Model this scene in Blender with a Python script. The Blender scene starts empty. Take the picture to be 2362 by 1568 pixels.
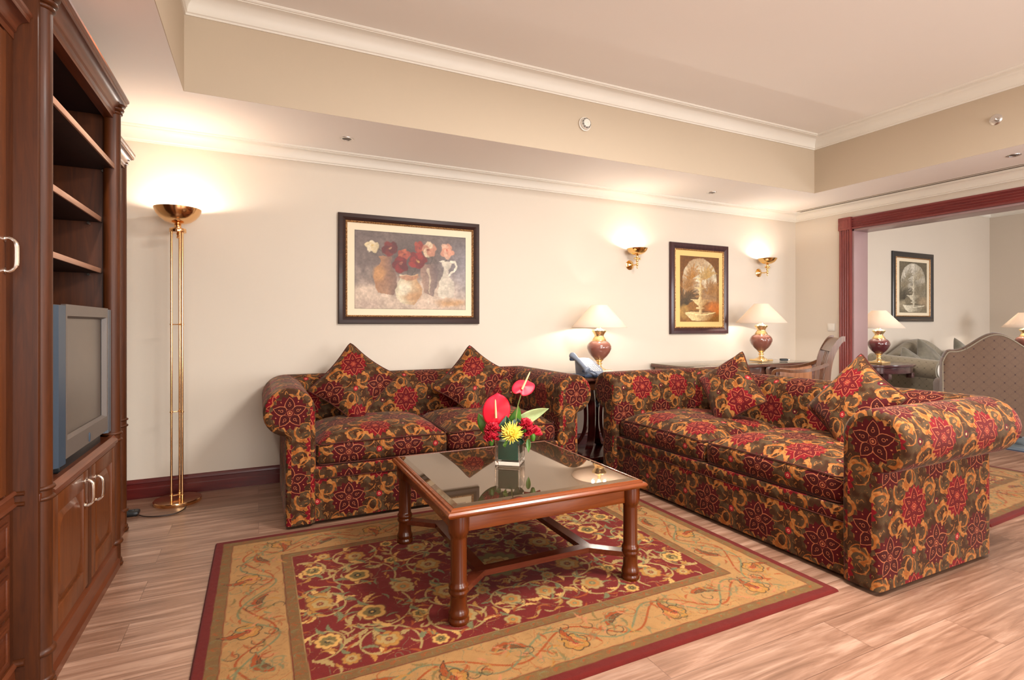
import bpy, bmesh, math, random
import numpy as np
from mathutils import Vector, Matrix
PI = math.pi
sc = bpy.context.scene
col = sc.collection
random.seed(7)

# ------------------------------------------------------------------ camera, world, light, exposure
cam_d = bpy.data.cameras.new('camera')
cam = bpy.data.objects.new('camera', cam_d)
col.objects.link(cam)
cam_d.sensor_width = 36.0
cam_d.lens = 1223.0 / 2362.0 * 36.0
cam_d.shift_y = -0.01524
cam_d.clip_start = 0.02
cam.location = (0, 0, 1.15)
cam.rotation_euler = (PI / 2, 0, -math.atan(584.5 / 1223.0))
sc.camera = cam
world = bpy.data.worlds.new('world')
sc.world = world
world.use_nodes = True
world.node_tree.nodes['Background'].inputs[0].default_value = (0.80, 0.90, 1.0, 1)
world.node_tree.nodes['Background'].inputs[1].default_value = 0.6
sc.view_settings.view_transform = 'Standard'
sc.view_settings.look = 'None'
sc.view_settings.gamma = 1.0
sc.view_settings.use_curve_mapping = False
sc.view_settings.exposure = 0.38

def area(name, loc, rot, sx, sy, power, color):
    l = bpy.data.lights.new(name, 'AREA')
    l.shape = 'RECTANGLE'; l.size = sx; l.size_y = sy; l.energy = power; l.color = color
    o = bpy.data.objects.new(name, l); o.location = loc; o.rotation_euler = rot
    col.objects.link(o); return o

def point(name, loc, power, color=(1.0, 0.80, 0.58), r=0.03):
    l = bpy.data.lights.new(name, 'POINT')
    l.energy = power; l.color = color; l.shadow_soft_size = r
    o = bpy.data.objects.new(name, l); o.location = loc
    col.objects.link(o); return o

# fill lights added at assumed, unseen windows of the front walls (behind the camera)
FILL_COL = (1.0, 0.965, 0.925)
area('added_fill_living_left', (0.9, -3.04, 1.35), (PI / 2, 0, 0), 1.9, 1.9, 125, FILL_COL)
area('added_fill_living_right', (3.9, -3.04, 1.35), (PI / 2, 0, 0), 1.9, 1.9, 125, FILL_COL)
area('added_fill_second_room', (8.1, -3.04, 1.35), (PI / 2, 0, 0), 2.3, 1.9, 150, (0.97, 0.97, 1.0))
# overhead fill added under the tray ceiling, no such fixture is seen
area('overhead_fill_light', (2.2, 0.95, 2.85), (0, 0, 0), 0.9, 0.9, 150, (1.0, 0.96, 0.91))
area('second_room_fill_light', (8.0, 0.6, 2.70), (0, 0, 0), 0.7, 0.7, 35, (1.0, 0.97, 0.93))  # unseen overhead fill for the second room

D = 4.229      # back wall
XR = 5.753     # right wall
XL = -1.25     # left wall
ZS = 2.45      # soffit
ZT = 2.99      # tray ceiling
TX0, TX1, TY0, TY1 = -0.378, 4.98, -2.2, 3.457
FY = -3.0      # front wall
X2 = 10.24     # far wall of second room
WT = 0.23      # thickness of the right wall

# ------------------------------------------------------------------ node helpers
def srgb(r, g, b):
    f = lambda c: (c / 255.0 / 12.92) if c / 255.0 <= 0.04045 else ((c / 255.0 + 0.055) / 1.055) ** 2.4
    return (f(r), f(g), f(b), 1.0)

class NE:
    """tiny expression compiler: python arithmetic -> Math nodes"""
    nt = None
    def __init__(s, sock): s.s = sock
    @staticmethod
    def m(op, *a, clamp=False):
        n = NE.nt.nodes.new('ShaderNodeMath'); n.operation = op; n.use_clamp = clamp
        for i, x in enumerate(a):
            if isinstance(x, NE): NE.nt.links.new(x.s, n.inputs[i])
            else: n.inputs[i].default_value = float(x)
        return NE(n.outputs[0])
    def __add__(s, o): return NE.m('ADD', s, o)
    __radd__ = __add__
    def __sub__(s, o): return NE.m('SUBTRACT', s, o)
    def __rsub__(s, o): return NE.m('SUBTRACT', o, s)
    def __mul__(s, o): return NE.m('MULTIPLY', s, o)
    __rmul__ = __mul__
    def __truediv__(s, o): return NE.m('DIVIDE', s, o)
    def __rtruediv__(s, o): return NE.m('DIVIDE', o, s)
    def __neg__(s): return NE.m('MULTIPLY', s, -1)
    def __pow__(s, o): return NE.m('POWER', s, o)
def sin(a): return NE.m('SINE', a)
def cos(a): return NE.m('COSINE', a)
def fract(a): return NE.m('FRACT', a)
def nabs(a): return NE.m('ABSOLUTE', a)
def nmin(a, b): return NE.m('MINIMUM', a, b)
def nmax(a, b): return NE.m('MAXIMUM', a, b)
def sqrt(a): return NE.m('SQRT', a)
def atan2(a, b): return NE.m('ARCTAN2', a, b)
def clamp01(a): return NE.m('ADD', a, 0.0, clamp=True)
def below(a, edge, soft):          # 1 where a < edge, anti-aliased over soft
    return clamp01((edge - a) / soft + 0.5)
def hyp(a, b): return sqrt(a * a + b * b)

def new_mat(name):
    m = bpy.data.materials.new(name); m.use_nodes = True
    nt = m.node_tree
    for n in list(nt.nodes): nt.nodes.remove(n)
    out = nt.nodes.new('ShaderNodeOutputMaterial')
    p = nt.nodes.new('ShaderNodeBsdfPrincipled')
    nt.links.new(p.outputs[0], out.inputs[0])
    NE.nt = nt
    return m, nt, p

def lk(nt, a, b):
    nt.links.new(a.s if isinstance(a, NE) else a, b)

def mixc(nt, fac, a, b, mode='MIX'):
    n = nt.nodes.new('ShaderNodeMix'); n.data_type = 'RGBA'; n.blend_type = mode
    n.clamp_factor = True
    if isinstance(fac, (int, float)): n.inputs[0].default_value = fac
    else: lk(nt, fac, n.inputs[0])
    for x, i in ((a, 6), (b, 7)):
        if isinstance(x, tuple): n.inputs[i].default_value = x
        else: lk(nt, x, n.inputs[i])
    return n.outputs[2]

def texcoord(nt, kind='Object', scale=(1, 1, 1), rot=(0, 0, 0), loc=(0, 0, 0)):
    t = nt.nodes.new('ShaderNodeTexCoord'); mp = nt.nodes.new('ShaderNodeMapping')
    mp.inputs['Scale'].default_value = scale; mp.inputs['Rotation'].default_value = rot
    mp.inputs['Location'].default_value = loc
    nt.links.new(t.outputs[kind], mp.inputs[0]); return mp.outputs[0]

def noise(nt, vec, scale=5, detail=4, rough=0.5, dist=0.0, dim='3D', w=None):
    n = nt.nodes.new('ShaderNodeTexNoise'); n.noise_dimensions = dim
    n.inputs['Scale'].default_value = scale; n.inputs['Detail'].default_value = detail
    n.inputs['Roughness'].default_value = rough; n.inputs['Distortion'].default_value = dist
    if vec is not None: lk(nt, vec, n.inputs['Vector'])
    if w is not None: lk(nt, w, n.inputs['W'])
    return n.outputs[0]

def ramp(nt, fac, stops):
    r = nt.nodes.new('ShaderNodeValToRGB'); e = r.color_ramp.elements
    while len(e) < len(stops): e.new(0.5)
    for q, (p, c) in zip(e, stops): q.position = p; q.color = c
    lk(nt, fac, r.inputs[0]); return r.outputs[0]

def bump(nt, p, h, strength=0.2, dist=0.005):
    b = nt.nodes.new('ShaderNodeBump'); b.inputs['Strength'].default_value = strength
    b.inputs['Distance'].default_value = dist
    lk(nt, h, b.inputs['Height']); nt.links.new(b.outputs[0], p.inputs['Normal'])

def plain(name, c, rough=0.5, metal=0.0, spec=0.5, coat=0.0, var=0.06, nscale=6.0, bmp=0.0, sheen=0.0):
    m, nt, p = new_mat(name)
    v = noise(nt, texcoord(nt), nscale, 3)
    lo = tuple(x * (1 - var) for x in c[:3]) + (1,); hi = tuple(min(1, x * (1 + var)) for x in c[:3]) + (1,)
    lk(nt, mixc(nt, v, lo, hi), p.inputs['Base Color'])
    p.inputs['Roughness'].default_value = rough; p.inputs['Metallic'].default_value = metal
    p.inputs['Specular IOR Level'].default_value = spec
    p.inputs['Coat Weight'].default_value = coat; p.inputs['Coat Roughness'].default_value = 0.12
    p.inputs['Sheen Weight'].default_value = sheen
    if bmp: bump(nt, p, noise(nt, texcoord(nt), 180, 2), bmp, 0.002)
    return m

def wood(name, c1, c2, axis='z', rough=0.32, coat=0.35, scale=1.0):
    m, nt, p = new_mat(name)
    s = {'x': (1.2, 14, 14), 'y': (14, 1.2, 14), 'z': (14, 14, 1.2)}[axis]
    v = texcoord(nt, 'Object', tuple(q * scale for q in s))
    a = noise(nt, v, 2.0, 5, 0.6, 1.2)
    v2 = texcoord(nt, 'Object', tuple(q * scale * 9 if q > 2 else q * scale * 2 for q in s))
    b = noise(nt, v2, 2.0, 3, 0.6)
    base = ramp(nt, a, [(0.3, c1), (0.72, c2)])
    dark = tuple(x * 0.62 for x in c1[:3]) + (1,)
    f = clamp01((NE(b) - 0.52) * 4.0) * 0.45
    lk(nt, mixc(nt, f, base, dark), p.inputs['Base Color'])
    p.inputs['Roughness'].default_value = rough
    p.inputs['Coat Weight'].default_value = coat; p.inputs['Coat Roughness'].default_value = 0.14; p.inputs['Specular IOR Level'].default_value = 0.35
    bump(nt, p, b, 0.05, 0.001)
    return m

# ------------------------------------------------------------------ materials
def wall_mat(name, c, bs=0.12):
    m, nt, p = new_mat(name)
    v = texcoord(nt)
    a = noise(nt, v, 1.3, 3, 0.6)
    lo = tuple(x * 0.965 for x in c[:3]) + (1,)
    w1 = noise(nt, texcoord(nt, 'Object', (260, 260, 30)), 1.0, 2)
    w2 = noise(nt, texcoord(nt, 'Object', (30, 30, 260)), 1.0, 2)
    lk(nt, mixc(nt, a, lo, c), p.inputs['Base Color'])
    p.inputs['Roughness'].default_value = 0.75
    p.inputs['Specular IOR Level'].default_value = 0.25
    bump(nt, p, NE(w1) + NE(w2), bs, 0.001)
    return m
M = {}
M['wall'] = wall_mat('wallpaper_beige', srgb(212, 201, 186))
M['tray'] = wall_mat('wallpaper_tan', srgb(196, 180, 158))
M['ceil'] = wall_mat('ceiling_paint', srgb(244, 240, 234), 0.03)
M['crown'] = plain('crown_paint', srgb(230, 225, 214), 0.5, var=0.02)
M['soffit'] = wall_mat('soffit_paint', srgb(246, 242, 237), 0.03)
M['mahog'] = wood('mahogany_trim', srgb(70, 10, 8), srgb(98, 22, 16), 'x', 0.4, 0.12)
M['casing'] = wood('casing_rosewood', srgb(116, 50, 46), srgb(140, 66, 60), 'z', 0.4, 0.3)
M['casing_y'] = wood('casing_rosewood_head', srgb(104, 42, 42), srgb(128, 56, 52), 'y', 0.4, 0.3)
M['jamb'] = plain('jamb_paint', srgb(154, 126, 126), 0.45, coat=0.3)
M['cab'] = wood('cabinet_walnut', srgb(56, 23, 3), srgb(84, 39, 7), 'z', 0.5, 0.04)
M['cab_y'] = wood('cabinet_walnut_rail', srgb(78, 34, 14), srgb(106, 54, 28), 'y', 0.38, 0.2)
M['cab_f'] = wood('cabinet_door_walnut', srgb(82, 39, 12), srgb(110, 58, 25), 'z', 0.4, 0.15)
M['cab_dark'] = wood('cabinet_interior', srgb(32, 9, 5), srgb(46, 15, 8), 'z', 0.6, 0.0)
M['shelf_edge'] = wood('shelf_edge_wood', srgb(150, 108, 86), srgb(176, 132, 108), 'y', 0.4, 0.2)
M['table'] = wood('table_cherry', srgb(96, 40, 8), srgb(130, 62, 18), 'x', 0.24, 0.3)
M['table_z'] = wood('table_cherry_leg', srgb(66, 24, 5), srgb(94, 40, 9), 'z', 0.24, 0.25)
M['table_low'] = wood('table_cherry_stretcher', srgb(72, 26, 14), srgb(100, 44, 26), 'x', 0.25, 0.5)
M['desk'] = wood('desk_wood', srgb(150, 98, 66), srgb(184, 128, 92), 'z', 0.3, 0.5)
M['desk_dk'] = wood('desk_edge_wood', srgb(78, 44, 36), srgb(110, 70, 56), 'x', 0.25, 0.6)
M['sidewood'] = wood('side_table_wood', srgb(58, 14, 16), srgb(88, 30, 28), 'z', 0.25, 0.6)
M['sidewood2'] = wood('parlour_table_wood', srgb(66, 40, 44), srgb(96, 62, 62), 'x', 0.2, 0.7)
M['chair'] = wood('chair_wood', srgb(84, 50, 28), srgb(112, 70, 44), 'z', 0.35, 0.35)
M['brass'] = plain('polished_brass', (0.86, 0.56, 0.22, 1), 0.12, 1.0, var=0.02)
M['brass_pink'] = plain('lamp_brass', (0.90, 0.55, 0.27, 1), 0.16, 1.0, var=0.02)
M['nickel'] = plain('handle_nickel', (0.75, 0.68, 0.60, 1), 0.2, 1.0, var=0.02)
M['ceramic'] = plain('rose_brown_ceramic', srgb(134, 82, 70), 0.08, coat=1.0, var=0.03)
M['ceramic_dk'] = plain('plum_ceramic', srgb(92, 44, 46), 0.08, coat=1.0, var=0.03)
M['gilt'] = plain('gilt_ceramic', (0.95, 0.70, 0.36, 1), 0.18, 0.9, var=0.03)
M['white_plastic'] = plain('white_plastic', srgb(222, 216, 206), 0.35, var=0.02)
M['black'] = plain('black_plastic', srgb(22, 24, 26), 0.4)
M['cord'] = plain('brown_cord', srgb(46, 26, 18), 0.5)
M['phone'] = plain('phone_grey', srgb(128, 138, 154), 0.35, var=0.02)
M['phone_dk'] = plain('phone_blue_grey', srgb(58, 70, 90), 0.35)
M['screen_lcd'] = plain('lcd_glass', srgb(214, 216, 206), 0.2)
M['tv_body'] = plain('tv_grey', srgb(88, 78, 72), 0.4)
M['tv_blue'] = plain('tv_side_blue', srgb(44, 60, 76), 0.35)
M['tv_screen'] = plain('tv_screen', srgb(84, 74, 66), 0.3, spec=0.6)
M['metal_dark'] = plain('grille_dark', srgb(90, 80, 68), 0.5)
M['steel'] = plain('chrome_ring', (0.7, 0.68, 0.66, 1), 0.25, 1.0)
M['slot_dark'] = plain('slot_dark', srgb(70, 58, 44), 0.7)
M['floorbox'] = plain('hidden_grey', srgb(120, 110, 100), 0.7)
M['concrete'] = wall_mat('front_wall_paint', srgb(215, 202, 186))
M['red_flower'] = plain('spathe_red', srgb(232, 14, 48), 0.5, coat=0.0, var=0.12, nscale=40)
M['spadix'] = plain('spadix_cream', srgb(246, 206, 150), 0.5)
M['yellow'] = plain('mum_yellow', srgb(252, 222, 96), 0.5, var=0.06)
M['carnation'] = plain('carnation_crimson', srgb(178, 8, 40), 0.6, var=0.35, nscale=60)
M['leaf'] = plain('leaf_green', srgb(70, 118, 34), 0.35, var=0.4, nscale=30)
M['leaf_dk'] = plain('leaf_dark', srgb(16, 52, 34), 0.35, var=0.3, nscale=30)
M['leaf_pale'] = plain('leaf_variegated', srgb(170, 186, 130), 0.4, var=0.4, nscale=25)
M['stem'] = plain('stem_green', srgb(140, 150, 80), 0.45)
M['bookpaper'] = plain('paper_box', srgb(214, 196, 160), 0.6)
M['mat_cream'] = plain('mat_cream', srgb(226, 212, 184), 0.8, var=0.015)
M['mat_gold'] = plain('mat_gold', srgb(218, 190, 122), 0.8, var=0.02)
M['frame_dk'] = wood('frame_walnut', srgb(34, 13, 8), srgb(52, 22, 14), 'x', 0.42, 0.12)
M['frame_plum'] = wood('frame_plum', srgb(46, 24, 28), srgb(74, 44, 46), 'z', 0.32, 0.3)
M['frame_black'] = plain('frame_black', srgb(18, 20, 26), 0.25, coat=0.5)
M['greenpad'] = plain('green_wrap', srgb(6, 74, 54), 0.3, var=0.3, nscale=14)

def mat_gold_leaf():
    m, nt, p = new_mat('gilt_carved')
    n = noise(nt, texcoord(nt), 130, 3, 0.6)
    lk(nt, ramp(nt, n, [(0.4, (0.16, 0.06, 0.02, 1)), (0.62, (0.72, 0.42, 0.18, 1))]), p.inputs['Base Color'])
    p.inputs['Metallic'].default_value = 0.6; p.inputs['Roughness'].default_value = 0.35
    bump(nt, p, n, 0.8, 0.004); return m
M['carved'] = mat_gold_leaf()

def mat_shade(name='lamp_shade', c=(0.90, 0.80, 0.70, 1)):
    m = bpy.data.materials.new(name); m.use_nodes = True; nt = m.node_tree; NE.nt = nt
    for n in list(nt.nodes): nt.nodes.remove(n)
    out = nt.nodes.new('ShaderNodeOutputMaterial'); mx = nt.nodes.new('ShaderNodeMixShader')
    d = nt.nodes.new('ShaderNodeBsdfDiffuse'); t = nt.nodes.new('ShaderNodeBsdfTranslucent')
    w = noise(nt, texcoord(nt, 'Object', (300, 300, 40)), 1, 2)
    cc = mixc(nt, w, tuple(x * 0.95 for x in c[:3]) + (1,), c)
    nt.links.new(cc, d.inputs[0]); nt.links.new(cc, t.inputs[0])
    mx.inputs[0].default_value = 0.42
    nt.links.new(d.outputs[0], mx.inputs[1]); nt.links.new(t.outputs[0], mx.inputs[2])
    nt.links.new(mx.outputs[0], out.inputs[0]); return m
M['shade'] = mat_shade()

def mat_glass(name, c=(1, 1, 1, 1), rough=0.0, ior=1.5):
    m, nt, p = new_mat(name)
    p.inputs['Transmission Weight'].default_value = 1.0; p.inputs['Base Color'].default_value = c
    p.inputs['Roughness'].default_value = rough; p.inputs['IOR'].default_value = ior; return m
M['glass'] = mat_glass('vase_glass')

def mat_tableglass(name, c, ior):
    m, nt, p = new_mat(name)
    v = noise(nt, texcoord(nt), 2.0, 2)
    lk(nt, mixc(nt, v, c, tuple(x * 1.15 for x in c[:3]) + (1,)), p.inputs['Base Color'])
    p.inputs['Roughness'].default_value = 0.02; p.inputs['IOR'].default_value = ior; p.inputs['Specular Tint'].default_value = (1.0, 0.70, 0.48, 1); return m
M['smoked'] = mat_tableglass('smoked_table_glass', (0.035, 0.022, 0.012, 1), 2.3)
M['deskglass'] = mat_tableglass('desk_glass', (0.16, 0.135, 0.10, 1), 1.8)

def mat_floor():
    m, nt, p = new_mat('laminate_planks')
    v = texcoord(nt)
    br = nt.nodes.new('ShaderNodeTexBrick')
    br.offset = 0.37; br.inputs['Scale'].default_value = 1.0
    br.inputs['Brick Width'].default_value = 1.21; br.inputs['Row Height'].default_value = 0.19
    br.inputs['Mortar Size'].default_value = 0.0012; br.inputs['Mortar Smooth'].default_value = 0.1
    br.inputs['Color1'].default_value = (0, 0, 0, 1); br.inputs['Color2'].default_value = (1, 1, 1, 1)
    br.inputs['Mortar'].default_value = (0.5, 0.5, 0.5, 1); br.inputs['Bias'].default_value = 0
    nt.links.new(v, br.inputs['Vector'])
    sh = nt.nodes.new('ShaderNodeVectorMath'); sh.operation = 'MULTIPLY_ADD'
    nt.links.new(br.outputs['Color'], sh.inputs[0]); sh.inputs[1].default_value = (7.3, 3.1, 0)
    nt.links.new(v, sh.inputs[2])
    def st(sx, sy, s, d, ds):
        mp = nt.nodes.new('ShaderNodeMapping'); mp.inputs['Scale'].default_value = (sx, sy, 1)
        nt.links.new(sh.outputs[0], mp.inputs[0]); return noise(nt, mp.outputs[0], s, d, 0.62, ds)
    a = st(0.8, 11.0, 2.0, 6, 1.0)
    b = st(2.5, 45.0, 1.4, 4, 0.4)
    c = ramp(nt, a, [(0.32, srgb(108, 76, 58)), (0.50, srgb(138, 103, 83)), (0.68, srgb(168, 134, 113))])
    f = clamp01((NE(b) - 0.5) * 4.0) * 0.55
    c = mixc(nt, f, c, srgb(92, 58, 42))
    tone = mixc(nt, 0.09, c, br.outputs['Color'], 'OVERLAY')
    gap = NE(br.outputs['Fac'])
    lk(nt, mixc(nt, gap * 0.6, tone, srgb(70, 42, 32)), p.inputs['Base Color'])
    rr = NE(b) * 0.12 + 0.28
    lk(nt, rr, p.inputs['Roughness'])
    p.inputs['Coat Weight'].default_value = 0.25; p.inputs['Coat Roughness'].default_value = 0.2
    bump(nt, p, NE(b) * 0.3 - gap, 0.12, 0.001)
    return m
M['floor'] = mat_floor()

PU, PV = 0.352, 0.385
def mat_damask(name='damask_upholstery'):
    m, nt, p = new_mat(name)
    uvn = nt.nodes.new('ShaderNodeUVMap'); sp = nt.nodes.new('ShaderNodeSeparateXYZ')
    nt.links.new(uvn.outputs[0], sp.inputs[0])
    # slight hand-woven wobble
    w = nt.nodes.new('ShaderNodeTexNoise'); w.inputs['Scale'].default_value = 55; w.inputs['Detail'].default_value = 2
    nt.links.new(uvn.outputs[0], w.inputs['Vector'])
    ws = nt.nodes.new('ShaderNodeSeparateColor'); nt.links.new(w.outputs[1], ws.inputs[0])
    u = NE(sp.outputs[0]); v = NE(sp.outputs[1])
    ju = (NE(ws.outputs[0]) - 0.5) * 0.007; jv = (NE(ws.outputs[1]) - 0.5) * 0.007
    uu = u + ju; vv = v + jv
    U = uu / PU; V = vv / PV
    ax = (fract(U) - 0.5) * PU; ay = (fract(V) - 0.5) * PV
    bx = (fract(U + 0.5) - 0.5) * PU; by = (fract(V + 0.5) - 0.5) * PV
    def medal(x, y, n, R):
        r = hyp(x, y); th = atan2(x, y)
        jag = nabs(fract(th * (17 / (2 * PI))) - 0.5) * 0.36
        blob = below(r, (jag * R) + R * 0.88, 0.0022)
        k = 2 * PI / n
        a = (fract(th / k + 0.5) - 0.5) * k
        al = r * cos(a); pe = nabs(r * sin(a))
        t = clamp01((al - R * 0.20) / (R * 0.74))
        wd = sqrt(t) * (1.0 - t) * (R * 0.70)
        inside = below(pe, wd, 0.002)
        line = below(nabs(pe - wd), 0.0018, 0.0014) * below(nabs(al - R * 0.57), R * 0.375, 0.001)
        dd = hyp(al - R * 0.47, pe)
        motif = below(nabs(dd - R * 0.07), 0.0011, 0.0014)
        mot2 = below(hyp(al - R * 0.62, pe), R * 0.030, 0.0015)
        a2 = (fract(th / k) - 0.5) * k
        al2 = r * cos(a2); pe2 = nabs(r * sin(a2))
        dot = below(nabs(al2 - R * 0.80) + pe2 * 1.4, R * 0.055, 0.0015)
        cen = below(nabs(r - R * 0.13), 0.0016, 0.0014)
        cd = below(r, R * 0.06, 0.0016)
        lines = nmax(nmax(line, motif), nmax(nmax(mot2, cen), nmax(cd, dot)))
        return blob, inside, lines
    bA, iA, lA = medal(ax, ay, 5, 0.094)
    bB, iB, lB = medal(bx, by, 6, 0.092)
    def arc(x, y, cx, cy, rho, a0, span, w0, lobes, sgn=1):
        dx = x - cx; dy = y - cy
        r = hyp(dx, dy)
        ph = fract((atan2(dy, dx) * sgn - a0) / (2 * PI)) * (2 * PI / span)   # 0..1 along
        env = clamp01(1.0 - ph) * clamp01(ph * 5.0 + 0.25)
        rr = r - rho * 0.72 - ph * (rho * 0.34)
        saw = fract(ph * lobes + rr * 26.0)
        lob = sqrt(saw) * 0.72 + 0.28
        outer = below(rr, env * lob * w0 * 1.25, 0.0014)
        inner = below(rr * -1.0, env * (w0 * 0.28), 0.0014)
        tail = below(nabs(rr), 0.0021, 0.0014) * below(ph, 1.35, 0.02)
        vein = below(nabs(rr - w0 * 0.25), 0.0011, 0.0012) * env
        return nmax(outer * inner * (1.0 - vein * 0.7), tail)
    G = None
    for (x, y, s) in ((ax, ay, 1), (bx, by, -1)):
        for (cx, cy, rho, a0, span, w0, lb) in (
                (0.098 * s, 0.078, 0.050, 0.2, 4.3, 0.028, 5),
                (-0.112 * s, 0.044, 0.046, 2.4, 4.2, 0.026, 5),
                (0.122 * s, -0.060, 0.044, 3.6, 4.3, 0.026, 5),
                (-0.055 * s, -0.116, 0.040, 4.6, 4.2, 0.022, 4),
                (0.030 * s, 0.128, 0.036, 1.6, 3.9, 0.020, 4)):
            g = arc(x, y, cx, cy, rho, a0, span, w0, lb, s)
            G = g if G is None else nmax(G, g)
    # repeat-periodic leaf scatter (4D torus noise)
    tw = 2 * PI
    cx_ = cos(U * tw); sx_ = sin(U * tw); cy_ = cos(V * tw); sy_ = sin(V * tw)
    cmb = nt.nodes.new('ShaderNodeCombineXYZ')
    lk(nt, cx_, cmb.inputs[0]); lk(nt, sx_, cmb.inputs[1]); lk(nt, cy_, cmb.inputs[2])
    n1 = NE(noise(nt, cmb.outputs[0], 2.0, 0.5, 0.5, 0.4, '4D', sy_))
    fol = below(nabs(fract(n1 * 4.0) - 0.5), 0.085, 0.03)
    n2 = NE(noise(nt, cmb.outputs[0], 3.0, 0.0, 0.5, 0.2, '4D', sy_))
    fol = fol * below(n2 * -1.0, -0.50, 0.03)
    vine = below(nabs(n2 - 0.5), 0.010, 0.008)
    gold = nmax(G, nmax(fol * 0.6, vine * 0.15))
    # ground
    gn = NE(noise(nt, cmb.outputs[0], 1.2, 1.0, 0.5, 0.0, '4D', sy_))
    ground = mixc(nt, clamp01((gn - 0.42) * 6.0), srgb(58, 32, 15), srgb(78, 60, 40))
    goldc = mixc(nt, clamp01((n2 - 0.4) * 5.0), srgb(148, 82, 32), srgb(172, 112, 58))
    c = mixc(nt, gold, ground, goldc)
    # small flowers between the medallions
    r1 = hyp(bx, ay); r2 = hyp(ax, by)
    th1 = atan2(bx, ay)
    f1 = below(r1, cos(th1 * 8.0) * 0.0022 + 0.017, 0.0016)
    c = mixc(nt, f1, c, srgb(150, 24, 34))
    c = mixc(nt, below(nabs(r1 - 0.0055), 0.0022, 0.0014), c, srgb(214, 130, 110))
    c = mixc(nt, below(r2, 0.016, 0.0016), c, srgb(84, 12, 26))
    c = mixc(nt, below(r2, 0.0055, 0.0014), c, srgb(206, 160, 110))
    # medallions
    c = mixc(nt, bA, c, srgb(74, 7, 14)); c = mixc(nt, iA * bA, c, srgb(62, 13, 13))
    c = mixc(nt, lA, c, srgb(176, 102, 68))
    c = mixc(nt, bB, c, srgb(114, 9, 22)); c = mixc(nt, iB * bB, c, srgb(92, 13, 20))
    c = mixc(nt, lB, c, srgb(190, 100, 66))
    # thread
    th = NE(noise(nt, NE(uvn.outputs[0]).s, 900, 1, 0.5))
    c = mixc(nt, th * 0.30, c, srgb(42, 24, 14))
    lk(nt, c, p.inputs['Base Color'])
    p.inputs['Roughness'].default_value = 0.72; p.inputs['Specular IOR Level'].default_value = 0.12
    p.inputs['Sheen Weight'].default_value = 0.10; p.inputs['Sheen Roughness'].default_value = 0.4
    p.inputs['Sheen Tint'].default_value = (1.0, 0.86, 0.74, 1)
    bump(nt, p, gold * 0.5 + th * 0.6, 0.15, 0.0012)
    return m
M['damask'] = mat_damask()
M['piping'] = plain('piping_cord', srgb(70, 28, 18), 0.7, var=0.3, nscale=50, sheen=0.05, spec=0.2)

def mat_lattice(name, base, ring, dotc, pit=0.075):
    m, nt, p = new_mat(name)
    uvn = nt.nodes.new('ShaderNodeUVMap'); sp = nt.nodes.new('ShaderNodeSeparateXYZ')
    nt.links.new(uvn.outputs[0], sp.inputs[0])
    U = NE(sp.outputs[0]) / pit; V = NE(sp.outputs[1]) / (pit * 1.05)
    def lat(o):
        x = fract(U + o) - 0.5; y = fract(V + o) - 0.5
        return x, y
    x1, y1 = lat(0.0); x2, y2 = lat(0.5)
    r1 = hyp(x1, y1); r2 = hyp(x2, y2)
    rings = nmax(below(nabs(r1 - 0.42), 0.016, 0.02), below(nabs(r2 - 0.42), 0.016, 0.02))
    n = NE(noise(nt, NE(uvn.outputs[0]).s, 140, 2))
    c = mixc(nt, n, base, tuple(x * 0.86 for x in base[:3]) + (1,))
    c = mixc(nt, rings * 0.75, c, ring)
    x3 = fract(U + 0.5) - 0.5
    d = hyp(x3 * 1.6, y1)
    c = mixc(nt, below(d, 0.10, 0.03), c, dotc)
    lk(nt, c, p.inputs['Base Color'])
    p.inputs['Roughness'].default_value = 0.75; p.inputs['Sheen Weight'].default_value = 0.3
    bump(nt, p, n, 0.1, 0.001); return m
M['lattice'] = mat_lattice('armchair_lattice', srgb(98, 73, 54), srgb(74, 53, 41), srgb(54, 28, 22))
M['lattice_grey'] = mat_lattice('sofa_lattice', srgb(140, 130, 110), srgb(116, 106, 88), srgb(92, 84, 66))
M['velvet_grey'] = plain('grey_velvet', srgb(104, 98, 82), 0.6, var=0.6, nscale=16, sheen=0.4)

def mat_vcol(name, rough=0.9, sheen=0.0, fib=0.0, spec=0.2):
    m, nt, p = new_mat(name)
    a = nt.nodes.new('ShaderNodeVertexColor'); a.layer_name = 'Col'
    c = a.outputs[0]
    if fib:
        n = NE(noise(nt, texcoord(nt), 420, 2, 0.6))
        n2 = NE(noise(nt, texcoord(nt), 7, 3, 0.6))
        c = mixc(nt, n * fib, c, srgb(70, 46, 28))
        c = mixc(nt, clamp01(n2 - 0.35) * 0.3, c, srgb(150, 110, 70), 'SOFT_LIGHT')
        bump(nt, p, n, 0.5, 0.003)
    else:
        n = NE(noise(nt, texcoord(nt), 160, 3, 0.6))
        c = mixc(nt, n * 0.12, c, srgb(90, 70, 50))
    lk(nt, c, p.inputs['Base Color'])
    p.inputs['Roughness'].default_value = rough; p.inputs['Sheen Weight'].default_value = sheen
    p.inputs['Specular IOR Level'].default_value = spec
    return m
M['rug'] = mat_vcol('wool_rug', 0.95, 0.04, 0.22)
M['print'] = mat_vcol('art_print', 0.5, 0, 0, 0.4)

# ------------------------------------------------------------------ mesh helpers
def props(o, label=None, cat=None, group=None, kind=None):
    if label: o['label'] = label
    if cat: o['category'] = cat
    if group: o['group'] = group
    if kind: o['kind'] = kind
    return o

def thing(name, loc, label, cat, rz=0.0, group=None, rot=None):
    o = bpy.data.objects.new(name, None); o.empty_display_size = 0.1
    o.location = loc; o.rotation_euler = rot if rot else (0, 0, rz); col.objects.link(o)
    return props(o, label, cat, group)

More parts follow.
